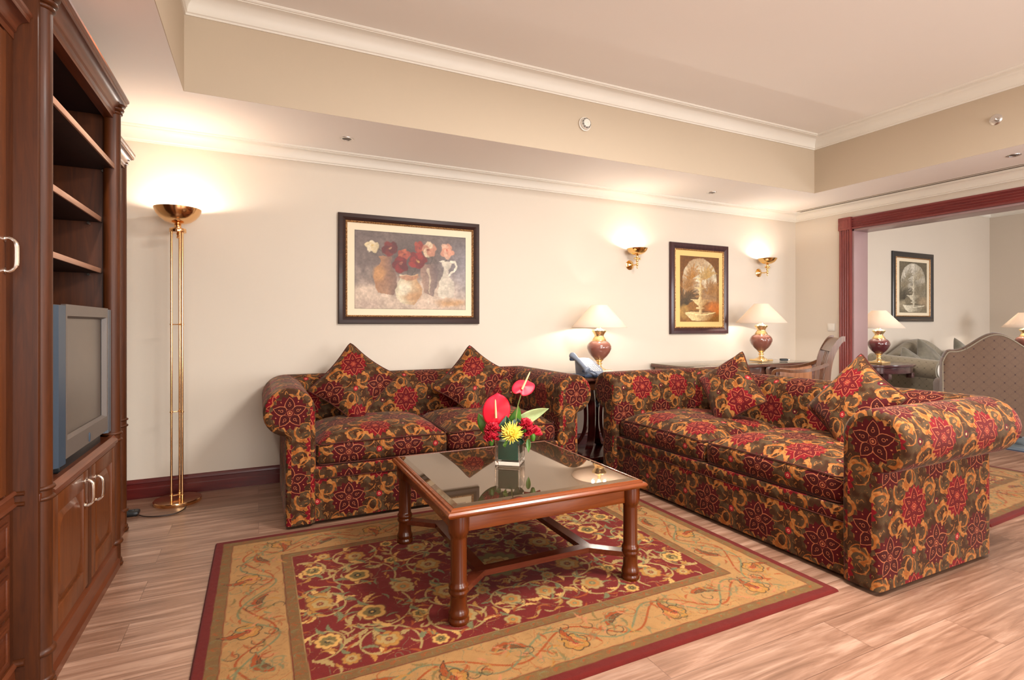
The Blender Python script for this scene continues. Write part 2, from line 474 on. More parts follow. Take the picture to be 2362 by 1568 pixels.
class B:
    """collects geometry, links it as ONE mesh object"""
    def __init__(s): s.v = []; s.f = []; s.uv = []
    def add(s, vs, fs, uvs=None):
        k = len(s.v); s.v += [tuple(p) for p in vs]
        for i, f in enumerate(fs):
            s.f.append(tuple(k + q for q in f)); s.uv.append(uvs[i] if uvs else None)
        return s
    def box(s, x0, x1, y0, y1, z0, z1, ch=0.0):
        if x0 > x1: x0, x1 = x1, x0
        if y0 > y1: y0, y1 = y1, y0
        if z0 > z1: z0, z1 = z1, z0
        c = min(ch, (x1 - x0) * .45, (y1 - y0) * .45, (z1 - z0) * .45)
        if c <= 0:
            v = [(x, y, z) for z in (z0, z1) for y in (y0, y1) for x in (x0, x1)]
            return s.add(v, [(0, 2, 3, 1), (4, 5, 7, 6), (0, 1, 5, 4), (2, 6, 7, 3), (0, 4, 6, 2), (1, 3, 7, 5)])
        bm = bmesh.new()
        bmesh.ops.create_cube(bm, size=1)
        for q in bm.verts:
            q.co = Vector(((x0 + x1) / 2 + q.co.x * (x1 - x0), (y0 + y1) / 2 + q.co.y * (y1 - y0), (z0 + z1) / 2 + q.co.z * (z1 - z0)))
        bmesh.ops.bevel(bm, geom=bm.edges[:], offset=c, segments=2, affect='EDGES', profile=0.6)
        bm.verts.index_update()
        s.add([q.co for q in bm.verts], [[q.index for q in f.verts] for f in bm.faces]); bm.free(); return s
    def tube(s, pts, r, n=10, cap=True, closed=False):
        pts = [Vector(p) for p in pts]; m = len(pts)
        rs = r if isinstance(r, (list, tuple)) else [r] * m
        tang = []
        for i in range(m):
            a = pts[(i - 1) % m] if (i > 0 or closed) else pts[0]
            b = pts[(i + 1) % m] if (i < m - 1 or closed) else pts[-1]
            t = (b - a); tang.append(t.normalized() if t.length > 1e-9 else Vector((0, 0, 1)))
        ref = Vector((0, 0, 1)) if abs(tang[0].z) < 0.9 else Vector((1, 0, 0))
        nrm = (ref - tang[0] * ref.dot(tang[0])).normalized()
        vs = []
        for i in range(m):
            nrm = (nrm - tang[i] * nrm.dot(tang[i])).normalized(); bn = tang[i].cross(nrm)
            for j in range(n):
                a = 2 * PI * j / n
                vs.append(pts[i] + (nrm * math.cos(a) + bn * math.sin(a)) * rs[i])
        fs = []
        for i in range(m if closed else m - 1):
            i2 = (i + 1) % m
            for j in range(n):
                j2 = (j + 1) % n; fs.append((i * n + j, i * n + j2, i2 * n + j2, i2 * n + j))
        if cap and not closed:
            fs.append(tuple(range(n - 1, -1, -1))); fs.append(tuple((m - 1) * n + j for j in range(n)))
        return s.add(vs, fs)
    def lathe(s, prof, c=(0, 0, 0), n=32, a0=0.0, a1=2 * PI, axis='z', sx=1.0, sy=1.0):
        full = abs(a1 - a0 - 2 * PI) < 1e-6; k = n if full else n + 1
        vs = []
        for (r, z) in prof:
            for j in range(k):
                a = a0 + (a1 - a0) * j / n
                x, y = r * math.cos(a) * sx, r * math.sin(a) * sy
                if axis == 'z': q = (c[0] + x, c[1] + y, c[2] + z)
                elif axis == 'y': q = (c[0] + x, c[1] - z, c[2] + y)
                else: q = (c[0] - z, c[1] + x, c[2] + y)
                vs.append(q)
        fs = []
        for i in range(len(prof) - 1):
            for j in range(n if full else k - 1):
                j2 = (j + 1) % k
                fs.append((i * k + j, i * k + j2, (i + 1) * k + j2, (i + 1) * k + j))
        if prof[0][0] > 1e-6 and full and prof[0] != prof[-1]: fs.append(tuple(range(k - 1, -1, -1)))
        if prof[-1][0] > 1e-6 and full and prof[0] != prof[-1]: fs.append(tuple((len(prof) - 1) * k + j for j in range(k)))
        return s.add(vs, fs)
    def grid(s, fn, nu, nv, uvfn=None, closeu=False):
        vs = []; 
        for j in range(nv + 1):
            for i in range(nu + 1): vs.append(fn(i / nu, j / nv))
        fs = []; uvs = []
        for j in range(nv):
            for i in range(nu):
                a = j * (nu + 1) + i
                fs.append((a, a + 1, a + nu + 2, a + nu + 1))
                if uvfn:
                    uvs.append([uvfn(i / nu, j / nv), uvfn((i + 1) / nu, j / nv), uvfn((i + 1) / nu, (j + 1) / nv), uvfn(i / nu, (j + 1) / nv)])
        return s.add(vs, fs, uvs if uvfn else None)
    def prism(s, poly, axis, a, b):
        """extrude a 2D polygon; axis x: poly=(y,z), y: (x,z), z: (x,y)"""
        def P(p, t): return {'x': (t, p[0], p[1]), 'y': (p[0], t, p[1]), 'z': (p[0], p[1], t)}[axis]
        n = len(poly)
        vs = [P(p, a) for p in poly] + [P(p, b) for p in poly]
        fs = [tuple(range(n)), tuple(range(2 * n - 1, n - 1, -1))] + [(i, (i + 1) % n, n + (i + 1) % n, n + i) for i in range(n)]
        return s.add(vs, fs)
    def rbox(s, cx, cy, cz, hx, hy, hz, r, N=10, crown=0.0, bulge=0.0, uvo=(0, 0)):
        bm = bmesh.new(); bmesh.ops.create_cube(bm, size=2)
        bmesh.ops.subdivide_edges(bm, edges=bm.edges[:], cuts=N, use_grid_fill=True)
        uvl = bm.loops.layers.uv.new('UVMap')
        H = (hx, hy, hz)
        # map uniform grid so that more samples fall near the edges
        vs = []; src = []
        for q in bm.verts:
            c0 = [math.copysign(1 - (1 - abs(t)) ** 1.0, t) for t in q.co]
            p = Vector([c0[i] * H[i] for i in range(3)])
            inner = Vector([max(-H[i] + r, min(H[i] - r, p[i])) for i in range(3)])
            dlt = p - inner
            if dlt.length > 1e-9: p = inner + dlt.normalized() * r if max(abs(d) for d in dlt) >= r * 0.999 else inner + dlt
            ux, uy = c0[0], c0[1]
            if crown and c0[2] > 0:
                p.z += (crown * ((1 - ux ** 4) * (1 - uy ** 4)) - 0.016 * (abs(ux) ** 6 + abs(uy) ** 12) * 0.7) * c0[2]
            if crown and c0[2] < 0: p.z -= 0.0
            if bulge:
                p.y += bulge * c0[1] * (1 - c0[2] ** 2) * (1 - ux ** 4)
                p.x += bulge * c0[0] * (1 - c0[2] ** 2) * (1 - uy ** 4)
            src.append(p.copy()); vs.append(p + Vector((cx, cy, cz)))
        bm.verts.index_update()
        fs = []; uvs = []
        for f in bm.faces:
            ids = [q.index for q in f.verts]; fs.append(ids)
            n = f.normal
            ax = max(range(3), key=lambda i: abs(n[i]))
            u = []
            for i in ids:
                p = src[i]
                if ax == 2: t = (p.x, p.y)
                elif ax == 1: t = (p.x, p.z - hy - hz)
                else: t = (p.y, p.z)
                u.append((t[0] + uvo[0], t[1] + uvo[1]))
            uvs.append(u)
        bm.free()
        return s.add(vs, fs, uvs)
    def weld(s, d=1e-5):
        key = {}; mp = []
        nv = []
        for p in s.v:
            k = (round(p[0] / d), round(p[1] / d), round(p[2] / d))
            if k not in key: key[k] = len(nv); nv.append(p)
            mp.append(key[k])
        nf = []; nu = []
        for f, u in zip(s.f, s.uv):
            g = []; gu = []
            for i, q in enumerate(f):
                if mp[q] not in g: g.append(mp[q]); gu.append(u[i] if u else None)
            if len(g) > 2: nf.append(tuple(g)); nu.append(gu if u else None)
        s.v, s.f, s.uv = nv, nf, nu; return s
    def build(s, name, mat, parent=None, smooth=True, angle=35, label=None, cat=None, group=None, kind=None, loc=None, fixn=True, uvoff=(0, 0), vcol=None):
        me = bpy.data.meshes.new(name)
        me.from_pydata(s.v, [], s.f); me.update()
        if fixn:
            bm = bmesh.new(); bm.from_mesh(me); bmesh.ops.recalc_face_normals(bm, faces=bm.faces); 
            flip = None
            bm.to_mesh(me); bm.free()
        uvl = me.uv_layers.new(name='UVMap')
        data = np.zeros(len(me.loops) * 2, dtype=np.float32)
        for pi, poly in enumerate(me.polygons):
            u = s.uv[pi]
            if u is None:
                n = poly.normal; ax = max(range(3), key=lambda i: abs(n[i]))
                for li in poly.loop_indices:
                    c = me.vertices[me.loops[li].vertex_index].co
                    t = (c.y, c.z) if ax == 0 else ((c.x, c.z) if ax == 1 else (c.x, c.y))
                    data[2 * li] = t[0] + uvoff[0]; data[2 * li + 1] = t[1] + uvoff[1]
            else:
                mp = {vi: uvc for vi, uvc in zip(s.f[pi], u)}
                for li in poly.loop_indices:
                    t = mp[me.loops[li].vertex_index]
                    data[2 * li] = t[0] + uvoff[0]; data[2 * li + 1] = t[1] + uvoff[1]
        uvl.data.foreach_set('uv', data)
        me.materials.append(mat)
        if smooth:
            me.polygons.foreach_set('use_smooth', [True] * len(me.polygons))
            try: me.set_sharp_from_angle(angle=math.radians(angle))
            except Exception: pass
        o = bpy.data.objects.new(name, me); col.objects.link(o)
        if parent: o.parent = parent
        if loc: o.location = loc
        props(o, label, cat, group, kind)
        return o

def copy_tree(o, parent=None):
    c = o.copy(); col.objects.link(c)
    if parent: c.parent = parent
    for ch in [q for q in bpy.data.objects if q.parent == o]: copy_tree(ch, c)
    return c

def arcpts(cx, cz, r, a0, a1, n):
    return [(cx + r * math.cos(math.radians(a0 + (a1 - a0) * i / n)), cz + r * math.sin(math.radians(a0 + (a1 - a0) * i / n))) for i in range(n + 1)]

def spline(pts, n=8):
    """Catmull-Rom through points"""
    P = [Vector(p) for p in pts]; P = [P[0] * 2 - P[1]] + P + [P[-1] * 2 - P[-2]]
    out = []
    for i in range(1, len(P) - 2):
        for k in range(n):
            t = k / n; a, b, c, d = P[i - 1], P[i], P[i + 1], P[i + 2]
            out.append(0.5 * ((2 * b) + (c - a) * t + (2 * a - 5 * b + 4 * c - d) * t * t + (3 * b - a - 3 * c + d) * t ** 3))
    out.append(P[-2]); return out

# ------------------------------------------------------------------ room shell
S = 'structure'
B().box(XL - 0.2, X2 + 0.2, FY - 0.2, D + 0.2, -0.1, 0.0).build('floor', M['floor'], smooth=False, kind=S)
B().box(XL - 0.2, X2 + 0.2, D, D + 0.2, -0.1, 3.2).build('wall_back', M['wall'], smooth=False, kind=S)
B().box(XL - 0.2, XL, FY - 0.2, D, -0.1, 3.2).build('wall_left', M['wall'], smooth=False, kind=S)
# right wall with the wide opening (y OY0..OY1, up to OZ)
OY0, OY1, OZ = -0.4, 3.56, 2.17
b = B(); b.box(XR, XR + WT, OY1, D, 0, 3.2); b.box(XR, XR + WT, FY, OY0, 0, 3.2); b.box(XR, XR + WT, OY0, OY1, OZ, 3.2)
b.build('wall_right', M['wall'], smooth=False, kind=S)
B().box(X2, X2 + 0.2, FY - 0.2, D, -0.1, 3.2).build('wall_far_right', M['wall'], smooth=False, kind=S)
# front wall (behind the camera) with three assumed windows, added for the fill lights
assumed_wins = [(-0.05, 1.85), (2.95, 4.85), (6.95, 9.25)]
b = B(); xs = [XL]
for a, c in assumed_wins: xs += [a, c]
xs.append(X2)
for i in range(0, len(xs), 2): b.box(xs[i], xs[i + 1], FY - 0.2, FY, 0, 3.2)
for a, c in assumed_wins: b.box(a, c, FY - 0.2, FY, 0, 0.4); b.box(a, c, FY - 0.2, FY, 2.3, 3.2)
b.build('wall_front', M['concrete'], smooth=False, kind=S)
for k, (a, c) in enumerate(assumed_wins):
    b = B()
    for x in (a, (a + c) / 2 - 0.03, c - 0.06): b.box(x, x + 0.06, FY - 0.02, FY + 0.03, 0.4, 2.3, 0.005)
    for z in (0.4, 2.24): b.box(a, c, FY - 0.02, FY + 0.03, z, z + 0.06, 0.005)
    b.build('assumed_window_%d' % (k + 1), M['white_plastic'], kind=S)  # frames added around the assumed openings, out of view
# ceiling: soffit ring + tray faces + tray lid
b = B()
b.box(XL, XR, TY1, D, ZS, ZS + 0.04); b.box(XL, XR, FY, TY0, ZS, ZS + 0.04)
b.box(XL, TX0, TY0, TY1, ZS, ZS + 0.04); b.box(TX1, XR, TY0, TY1, ZS, ZS + 0.04)
b.build('ceiling', M['soffit'], smooth=False, kind=S)
b = B(); t = 0.04; e = 0.003
b.box(TX0 - t, TX1 + t, TY1 - e, TY1 + t, ZS + 0.0004, 3.2); b.box(TX0 - t, TX1 + t, TY0 - t, TY0 + e, ZS + 0.0004, 3.2)
b.box(TX0 - t, TX0 + e, TY0, TY1, ZS + 0.0004, 3.2); b.box(TX1 - e, TX1 + t, TY0, TY1, ZS + 0.0004, 3.2)
b.build('trim_1', M['tray'], smooth=False, kind=S)
B().box(TX0, TX1, TY0, TY1, ZT, ZT + 0.05).build('ceiling_tray', M['ceil'], smooth=False, kind=S)
B().box(XR + WT, X2, FY, D, 2.93, 3.0).build('ceiling_second_room', M['soffit'], smooth=False, kind=S)

def crown_profile(h, w):
    """(outward offset from wall, height below ceiling) from wall bottom to ceiling front"""
    p = [(0.0, -h), (0.012, -h), (0.012, -h + 0.010), (0.020, -h + 0.014), (0.020, -h + 0.022)]
    for i in range(9):
        a = PI / 2 * i / 8
        p.append((0.020 + (w - 0.034) * (1 - math.cos(a)), -h + 0.022 + (h - 0.040) * math.sin(a)))
    p += [(w - 0.014, -0.014), (w - 0.006, -0.012), (w, -0.006), (w, 0.0)]
    return p
def crown_loop(name, x0, x1, y0, y1, z, h, w, mat, sides='blrf'):
    prof = crown_profile(h, w)
    b = B(); n = len(prof)
    cs = [lambda o: (x0 + o, y0 + o), lambda o: (x1 - o, y0 + o), lambda o: (x1 - o, y1 - o), lambda o: (x0 + o, y1 - o)]
    vs = []
    for c in cs:
        for (o, dz) in prof: q = c(o); vs.append((q[0], q[1], z + dz))
    fs = []
    for k, s_ in enumerate('frbl'):
        if s_ not in sides: continue
        k2 = (k + 1) % 4
        for i in range(n - 1): fs.append((k * n + i, k2 * n + i, k2 * n + i + 1, k * n + i + 1))
    b.add(vs, fs); return b.build(name, mat, kind=S, angle=30)
crown_loop('trim_2', TX0, TX1, TY0, TY1, ZT, 0.115, 0.115, M['crown'])
crown_loop('trim_3', XL, XR, FY, D, ZS, 0.092, 0.085, M['crown'])
crown_loop('trim_4', XR + WT, X2, FY, D, 2.93, 0.13, 0.13, M['crown'])
# baseboards
def bb(b, x0, x1, y0, y1, z1=0.125):
    return b
def base_run(name, axis, fixed, a0, a1, sgn):
    prof = [(0, 0), (0.018, 0), (0.018, 0.064), (0.013, 0.070), (0.013, 0.096), (0.017, 0.100), (0.014, 0.112), (0.006, 0.122), (0, 0.125)]
    b = B()
    if axis == 'x': b.prism([(fixed + sgn * o, z) for o, z in prof], 'x', a0, a1)
    else: b.prism([(fixed + sgn * o, z) for o, z in prof], 'y', a0, a1)
    return b.build(name, M['mahog'], smooth=False, kind=S)
base_run('baseboard_back', 'x', D, XL, XR, -1)
base_run('baseboard_left', 'y', XL, FY, D, 1)
base_run('baseboard_right', 'y', XR, 3.70, D, -1)
base_run('baseboard_second_room', 'x', D, XR + WT, X2, -1)
# fluted casing of the opening
def flute_profile(w, t=0.03, nf=4):
    p = [(0, 0), (0, t)]
    e = 0.014; fw = (w - 2 * e) / nf
    for i in range(nf):
        s0 = e + i * fw
        for k in range(7):
            a = PI * k / 6
            p.append((s0 + fw * 0.12 + fw * 0.76 * k / 6, t - 0.010 * math.sin(a)))
    p += [(w, t), (w, 0)]
    return p
CW = 0.125
fp = flute_profile(CW)
b = B(); b.prism([(XR - t_, OY1 + s_) for s_, t_ in fp], 'z', 0.0, OZ)
b.build('trim_5', M['casing'], kind=S, angle=25)
b = B(); b.prism([(XR - t_, OZ + s_) for s_, t_ in fp], 'y', OY0 - CW, OY1)
b.build('trim_6', M['casing_y'], kind=S, angle=25)
b = B(); b.box(XR - 0.042, XR, OY1 - 0.006, OY1 + CW + 0.006, OZ - 0.004, OZ + CW + 0.008, 0.004)
b.box(XR - 0.048, XR - 0.04, OY1 + 0.022, OY1 + CW - 0.022, OZ + 0.02, OZ + CW - 0.02, 0.003)
b.build('trim_7', M['casing'], kind=S)
b = B(); b.box(XR - 0.005, XR + WT + 0.005, OY1 - 0.02, OY1 + 0.001, 0, OZ, 0.002)
b.box(XR - 0.005, XR + WT + 0.005, OY0, OY1, OZ - 0.02, OZ + 0.001, 0.002)
b.build('trim_8', M['jamb'], kind=S)
b = B(); b.prism([(XR + WT + t_, OY1 + s_) for s_, t_ in fp], 'z', 0.0, OZ)
b.prism([(XR + WT + t_, OZ + s_) for s_, t_ in fp], 'y', OY0 - CW, OY1)
b.build('trim_9', M['casing'], kind=S, angle=25)

# ------------------------------------------------------------------ sofas
def sofa_profile():
    """(n, z) outward offset (0 = outer body face) from outer bottom, over the roll, down the inner face; with arc length"""
    p = [(0.0, 0.02), (0.0, 0.15), (0.0, 0.30), (0.0, 0.44), (-0.002, 0.520)]
    cx, cz, r = -0.022, 0.655, 0.137
    # roll: start underneath (near body), go out, up, over, to the inner side
    a = math.degrees(math.atan2(0.522 - cz, 0.0 - cx))
    p += arcpts(cx, cz, r, -80, 180, 22)
    p += [(cx - r - 0.001, 0.58), (cx - r - 0.002, 0.45), (cx - r - 0.002, 0.30), (cx - r, 0.02)]
    return p
SP = sofa_profile()
SPL = [0.0]
for i in range(1, len(SP)): SPL.append(SPL[-1] + math.dist(SP[i], SP[i - 1]))

def sofa(name, loc, rz, W, DP, label, uo=(0, 0), suo=(0, 0)):
    t = thing(name, loc, label, 'sofa', rz, 'matching rolled arm sofas')
    hx = W / 2
    n = len(SP)
    def corner(nn, k, ns, sx):
        """k-th point of the plan path of offset nn: k=0 arm front, 1..ns corner arc first half..., for side sx"""
        r = max(0.02, min(0.16, nn + 0.05)) if nn > -0.03 else 0.02
        cx, cy = hx + nn - r, DP + nn - r
        a = (PI / 2) * k / ns
        return (sx * (cx + r * math.cos(a)), cy + r * math.sin(a))
    NS = 8
    for sx in (-1, 1):
        b = B(); rows = []
        ys = [0.0] + [0.1 * i for i in range(1, 8)]
        # arm shell: front -> half corner
        def off(i, d):
            """inset profile point for the puffed front"""
            a = SP[max(0, i - 1)]; c = SP[min(n - 1, i + 1)]
            tx, tz = c[0] - a[0], c[1] - a[1]; L = math.hypot(tx, tz) or 1
            return (SP[i][0] - tz / L * d, SP[i][1] + tx / L * d)
        for (d, y) in ((0.030, 0.0), (0.012, 0.004), (0.003, 0.014), (0.0, 0.030)):
            rows.append([(sx * (hx + off(i, d)[0]), y, off(i, d)[1]) for i in range(n)])
        for y in (0.2, 0.4, 0.6):
            rows.append([(sx * (hx + SP[i][0]), y, SP[i][1]) for i in range(n)])
        for k in range(0, NS // 2 + 1):
            rows.append([(*corner(SP[i][0], k, NS, sx), SP[i][1]) for i in range(n)])
        vs = [p for r_ in rows for p in r_]; fs = []; uvs = []
        cum = [[r_[1] for r_ in rows[0]]]
        for j in range(1, len(rows)):
            cum.append([cum[-1][i] + math.dist(rows[j][i][:2], rows[j - 1][i][:2]) for i in range(n)])
        for j in range(len(rows) - 1):
            for i in range(n - 1):
                q = (j * n + i, j * n + i + 1, (j + 1) * n + i + 1, (j + 1) * n + i)
                fs.append(q)
                uvs.append([(cum[jj][ii] + suo[0], SPL[ii] + suo[1]) for (jj, ii) in ((j, i), (j, i + 1), (j + 1, i + 1), (j + 1, i))])
        b.add(vs, fs, uvs)
        # front cap: fan between inner and outer sides of the inset profile
        f0 = rows[0]; cap = []; cu = []
        cen = (sx * (hx - 0.022), -0.004, 0.655)
        base = len(f0)
        outer = f0[0:5]; inner = [f0[-1], f0[-2], f0[-3], f0[-4], f0[-5]]
        # roll disc
        ids = list(range(4, n - 4))
        vs2 = list(f0) + [cen]
        for i in range(4, n - 5):
            cap.append((i, i + 1, n)); cu.append([(vs2[q][0] - cen[0] + PU / 2, vs2[q][2] - 0.655 + PV / 2) for q in (i, i + 1, n)])
        # close roll bottom + upright as a polygon
        poly = [n] + [4, 3, 2, 1, 0] + [n - 1, n - 2, n - 3, n - 4, n - 5]
        # split into quads to avoid concavity
        quads = [(n, 4, n - 5), (4, 3, n - 4, n - 5), (3, 2, n - 3, n - 4), (2, 1, n - 2, n - 3), (1, 0, n - 1, n - 2)]
        for q in quads: cap.append(q); cu.append([(vs2[k][0] - cen[0] + PU / 2, vs2[k][2] - 0.655 + PV / 2) for k in q])
        b.add(vs2, cap, cu)
        b.build('arm', M['damask'], t, angle=60)
    # backrest between the mitres
    b = B(); rows = []
    for sx, ks in ((-1, range(NS // 2, NS + 1)), (1, range(NS, NS // 2 - 1, -1))):
        for k in ks: rows.append([(*corner(SP[i][0], k, NS, sx), SP[i][1]) for i in range(n)])
    vs = [p for r_ in rows for p in r_]; fs = []; uvs = []
    for j in range(len(rows) - 1):
        for i in range(n - 1):
            fs.append((j * n + i, j * n + i + 1, (j + 1) * n + i + 1, (j + 1) * n + i))
            uvs.append([(rows[jj][ii][0] + uo[0], 1.9 - SPL[ii] + uo[1]) for (jj, ii) in ((j, i), (j, i + 1), (j + 1, i + 1), (j + 1, i))])
    b.add(vs, fs, uvs); b.build('backrest', M['damask'], t, angle=60)
    # base front rail, band seam
    b = B(); b.box(-hx + 0.155, hx - 0.155, 0.022, DP - 0.1, 0.02, 0.262, 0.008)
    b.build('base', M['damask'], t, uvoff=uo)
    b = B(); b.box(-hx + 0.155, hx - 0.155, 0.018, DP - 0.1, 0.264, 0.330, 0.010)
    b.build('seat_rail', M['damask'], t, uvoff=(uo[0], uo[1] + 0.03 - 0.264 + 0.15))
    for sx in (-1, 1):
        for y in (0.1, DP - 0.12): B().box(sx * (hx - 0.12), sx * (hx - 0.06), y, y + 0.05, 0.0, 0.03).build('foot', M['black'], t)
    # seat cushions
    cw = (W - 0.330) / 2
    for sx in (-1, 1):
        cx = sx * cw / 2; hy = (DP - 0.16 - 0.03) / 2; cy = 0.03 + hy
        b = B(); b.rbox(cx, cy, 0.402, cw / 2 - 0.004, hy, 0.070, 0.028, 13, crown=0.062, bulge=0.014, uvo=(cx + uo[0], hy + 0.07 + PV / 2))
        c = b.build('seat_cushion', M['damask'], t, angle=80)
        for zz in (0.468, 0.338):
            loop = []
            X, Y, r = cw / 2 - 0.006, hy - 0.002, 0.045
            for (qx, qy, a0) in ((X - r, Y - r, 0), (-X + r, Y - r, 90), (-X + r, -Y + r, 180), (X - r, -Y + r, 270)):
                for k in range(6):
                    a = math.radians(a0 + 90 * k / 5); loop.append((cx + qx + r * math.cos(a), cy + qy + r * math.sin(a), zz))
            # denser so it can follow the crown
            den = []
            for i in range(len(loop)):
                p0, p1 = Vector(loop[i]), Vector(loop[(i + 1) % len(loop)]); m_ = max(1, int((p1 - p0).length / 0.06))
                for k in range(m_): den.append(p0.lerp(p1, k / m_))
            if zz > 0.4:
                for q in den:
                    ux, uy = (q.x - cx) / (cw / 2), (q.y - cy) / hy
                    q.z += 0.062 * (1 - min(1, abs(ux)) ** 4) * (1 - min(1, abs(uy)) ** 4) - 0.0112 * (min(1, abs(ux)) ** 6 + min(1, abs(uy)) ** 12)
            B().tube(den, 0.0042, 7, closed=True).build('piping', M['piping'], c)
    # piping of the seam between rail and base
    B().tube([(-hx + 0.16, 0.017, 0.263), (hx - 0.16, 0.017, 0.263)], 0.003, 6).build('piping', M['piping'], t)
    return t

Y1F = 3.205
sofa('sofa', (1.0975, Y1F, 0), 0.0, 1.925, 0.925,
     'damask two seat sofa standing against the back wall behind the coffee table', uo=(0.09, 0.06), suo=(0.06, 0.0))
sofa('sofa', (2.350, 2.340, 0), -PI / 2, 1.99, 0.945,
     'damask sofa seen from its right end, standing on the right edge of the red rug', uo=(0.147, 0.065), suo=(-0.10 + 0.176, 0.058))

def pillow(name, T, R, Bt, L, thick, front, label, group, mat, uv0=(0.0, 0.0), size=None, pipe=True, cat='cushion'):
    T, R, Bt, L = [Vector(q) for q in (T, R, Bt, L)]
    c = (T + R + Bt + L) / 4
    ex = ((T - L) + (R - Bt)) / 4; ey = ((T - R) + (L - Bt)) / 4
    nrm = ex.cross(ey).normalized()
    if nrm.dot(Vector(front)) < 0: nrm = -nrm
    sz = (ex.length + ey.length)
    t = thing(name, c, label, cat, group=group)
    N = 22
    def pos(u, v, s):
        k_ = 1.09 - 0.095 * (abs(u) * abs(v)) ** 7
        pu = u * (1 - 0.15 * (1 - v * v) ** 0.8) * k_; pv = v * (1 - 0.15 * (1 - u * u) ** 0.8) * k_
        h = max(0.0, (1 - abs(u) ** 2.6) * (1 - abs(v) ** 2.6)) ** 0.5 * (1 - 0.25 * (u * v) ** 2)
        wr = 0.004 * math.sin(7 * u + 3 * v) * math.sin(5 * v - 2 * u) * h
        return ex * pu + ey * pv + nrm * (s * (thick / 2 * h + wr) + 0.0)
    b = B()
    for s in (1, -1):
        b.grid(lambda a, e_: pos(a * 2 - 1, e_ * 2 - 1, s), N, N,
               lambda a, e_: (((a * 2 - 1) - (e_ * 2 - 1)) * sz * 0.35 + uv0[0], ((a * 2 - 1) + (e_ * 2 - 1)) * sz * 0.35 + uv0[1]))
    b.build('cover', mat, t, angle=80, fixn=False)
    if pipe:
        lp = []
        for (a0, a1) in (((-1, -1), (1, -1)), ((1, -1), (1, 1)), ((1, 1), (-1, 1)), ((-1, 1), (-1, -1))):
            for k in range(14):
                f = k / 14; lp.append(pos(a0[0] + (a1[0] - a0[0]) * f, a0[1] + (a1[1] - a0[1]) * f, 0))
        B().tube(lp, 0.0048, 7, closed=True).build('piping', M['piping'], t)
    return t
PG = 'damask scatter cushions'
pillow('cushion', (0.592, 3.93, 1.022), (0.895, 3.80, 0.775), (0.595, 3.62, 0.485), (0.305, 3.80, 0.700), 0.15, (0, -1, 0.2),
       'damask cushion standing on its corner at the left end of the back wall sofa', PG, M['damask'], (0.352, 0.27))
pillow('cushion', (1.488, 3.93, 0.996), (1.800, 3.80, 0.760), (1.410, 3.62, 0.485), (1.185, 3.80, 0.665), 0.15, (0, -1, 0.2),
       'damask cushion standing on its corner at the right end of the back wall sofa', PG, M['damask'], (0.352, 0.30))
pillow('cushion', (3.09, 2.70, 0.965), (2.93, 2.34, 0.650), (2.74, 2.60, 0.470), (2.93, 2.92, 0.745), 0.15, (-1, 0, 0.2),
       'damask cushion leaning on the far half of the right sofa back', PG, M['damask'], (0.352 * .5 + .03, 0.385 + .08))
pillow('cushion', (3.09, 1.86, 0.985), (2.93, 1.545, 0.775), (2.75, 1.74, 0.470), (2.93, 2.08, 0.665), 0.15, (-1, 0, 0.2),
       'damask cushion nearest the camera, behind the rolled arm of the right sofa', PG, M['damask'], (0.352, 0.385 * 0 + .30))

# ------------------------------------------------------------------ coffee table
CX0, CX1, CY0, CY1 = 0.634, 1.566, 1.872, 2.800
t = thing('coffee_table', ((CX0 + CX1) / 2, (CY0 + CY1) / 2, 0.012), 'square cherry wood coffee table with smoked glass top on the red rug', 'coffee table')
hx, hy = (CX1 - CX0) / 2, (CY1 - CY0) / 2; z0 = -0.012
def frame_ring(b, hx, hy, prof):
    """mitred picture-frame: prof = closed list of (inward offset, z)"""
    n = len(prof); vs = []
    for sx, sy in ((-1, -1), (1, -1), (1, 1), (-1, 1)):
        for (o, z) in prof: vs.append((sx * (hx - o), sy * (hy - o), z))
    fs = []
    for k in range(4):
        k2 = (k + 1) % 4
        for i in range(n):
            i2 = (i + 1) % n; fs.append((k * n + i, k2 * n + i, k2 * n + i2, k * n + i2))
    return b.add(vs, fs)
b = B(); frame_ring(b, hx, hy, [(o, z + z0) for o, z in [(0.006, 0.424), (0.0, 0.432), (0.0, 0.438), (0.006, 0.445), (0.014, 0.446), (0.018, 0.452), (0.026, 0.456), (0.031, 0.455), (0.034, 0.449), (0.10, 0.449), (0.10, 0.420), (0.012, 0.420)]])
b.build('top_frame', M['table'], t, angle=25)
b = B(); frame_ring(b, hx, hy, [(o, z + z0) for o, z in [(0.033, 0.450), (0.033, 0.4545), (0.056, 0.459), (0.056, 0.450)]])
b.box(-hx + 0.0561, hx - 0.0561, -hy + 0.0561, hy - 0.0561, 0.450 + z0, 0.459 + z0)
b.build('glass_top', M['smoked'], t, smooth=False, label='smoked bevelled glass')
b = B()
for s in (-1, 1):
    b.box(-hx + 0.08, hx - 0.08, s * (hy - 0.040), s * (hy - 0.062), 0.355 + z0, 0.421 + z0, 0.003)
    b.box(s * (hx - 0.040), s * (hx - 0.062), -hy + 0.08, hy - 0.08, 0.355 + z0, 0.421 + z0, 0.003)
b.build('apron', M['table'], t)
legp = [(0.0, 0.0), (0.039, 0.0), (0.041, 0.006), (0.041, 0.016), (0.037, 0.022), (0.037, 0.026), (0.0395, 0.030), (0.0395, 0.040), (0.035, 0.050), (0.0325, 0.060), (0.0315, 0.100),
        (0.033, 0.108), (0.038, 0.114), (0.039, 0.121), (0.036, 0.127), (0.036, 0.131), (0.039, 0.137), (0.038, 0.145), (0.033, 0.151), (0.0315, 0.160), (0.0315, 0.322), (0.033, 0.330),
        (0.037, 0.337), (0.0405, 0.350), (0.0415, 0.370), (0.0415, 0.410), (0.0, 0.410)]
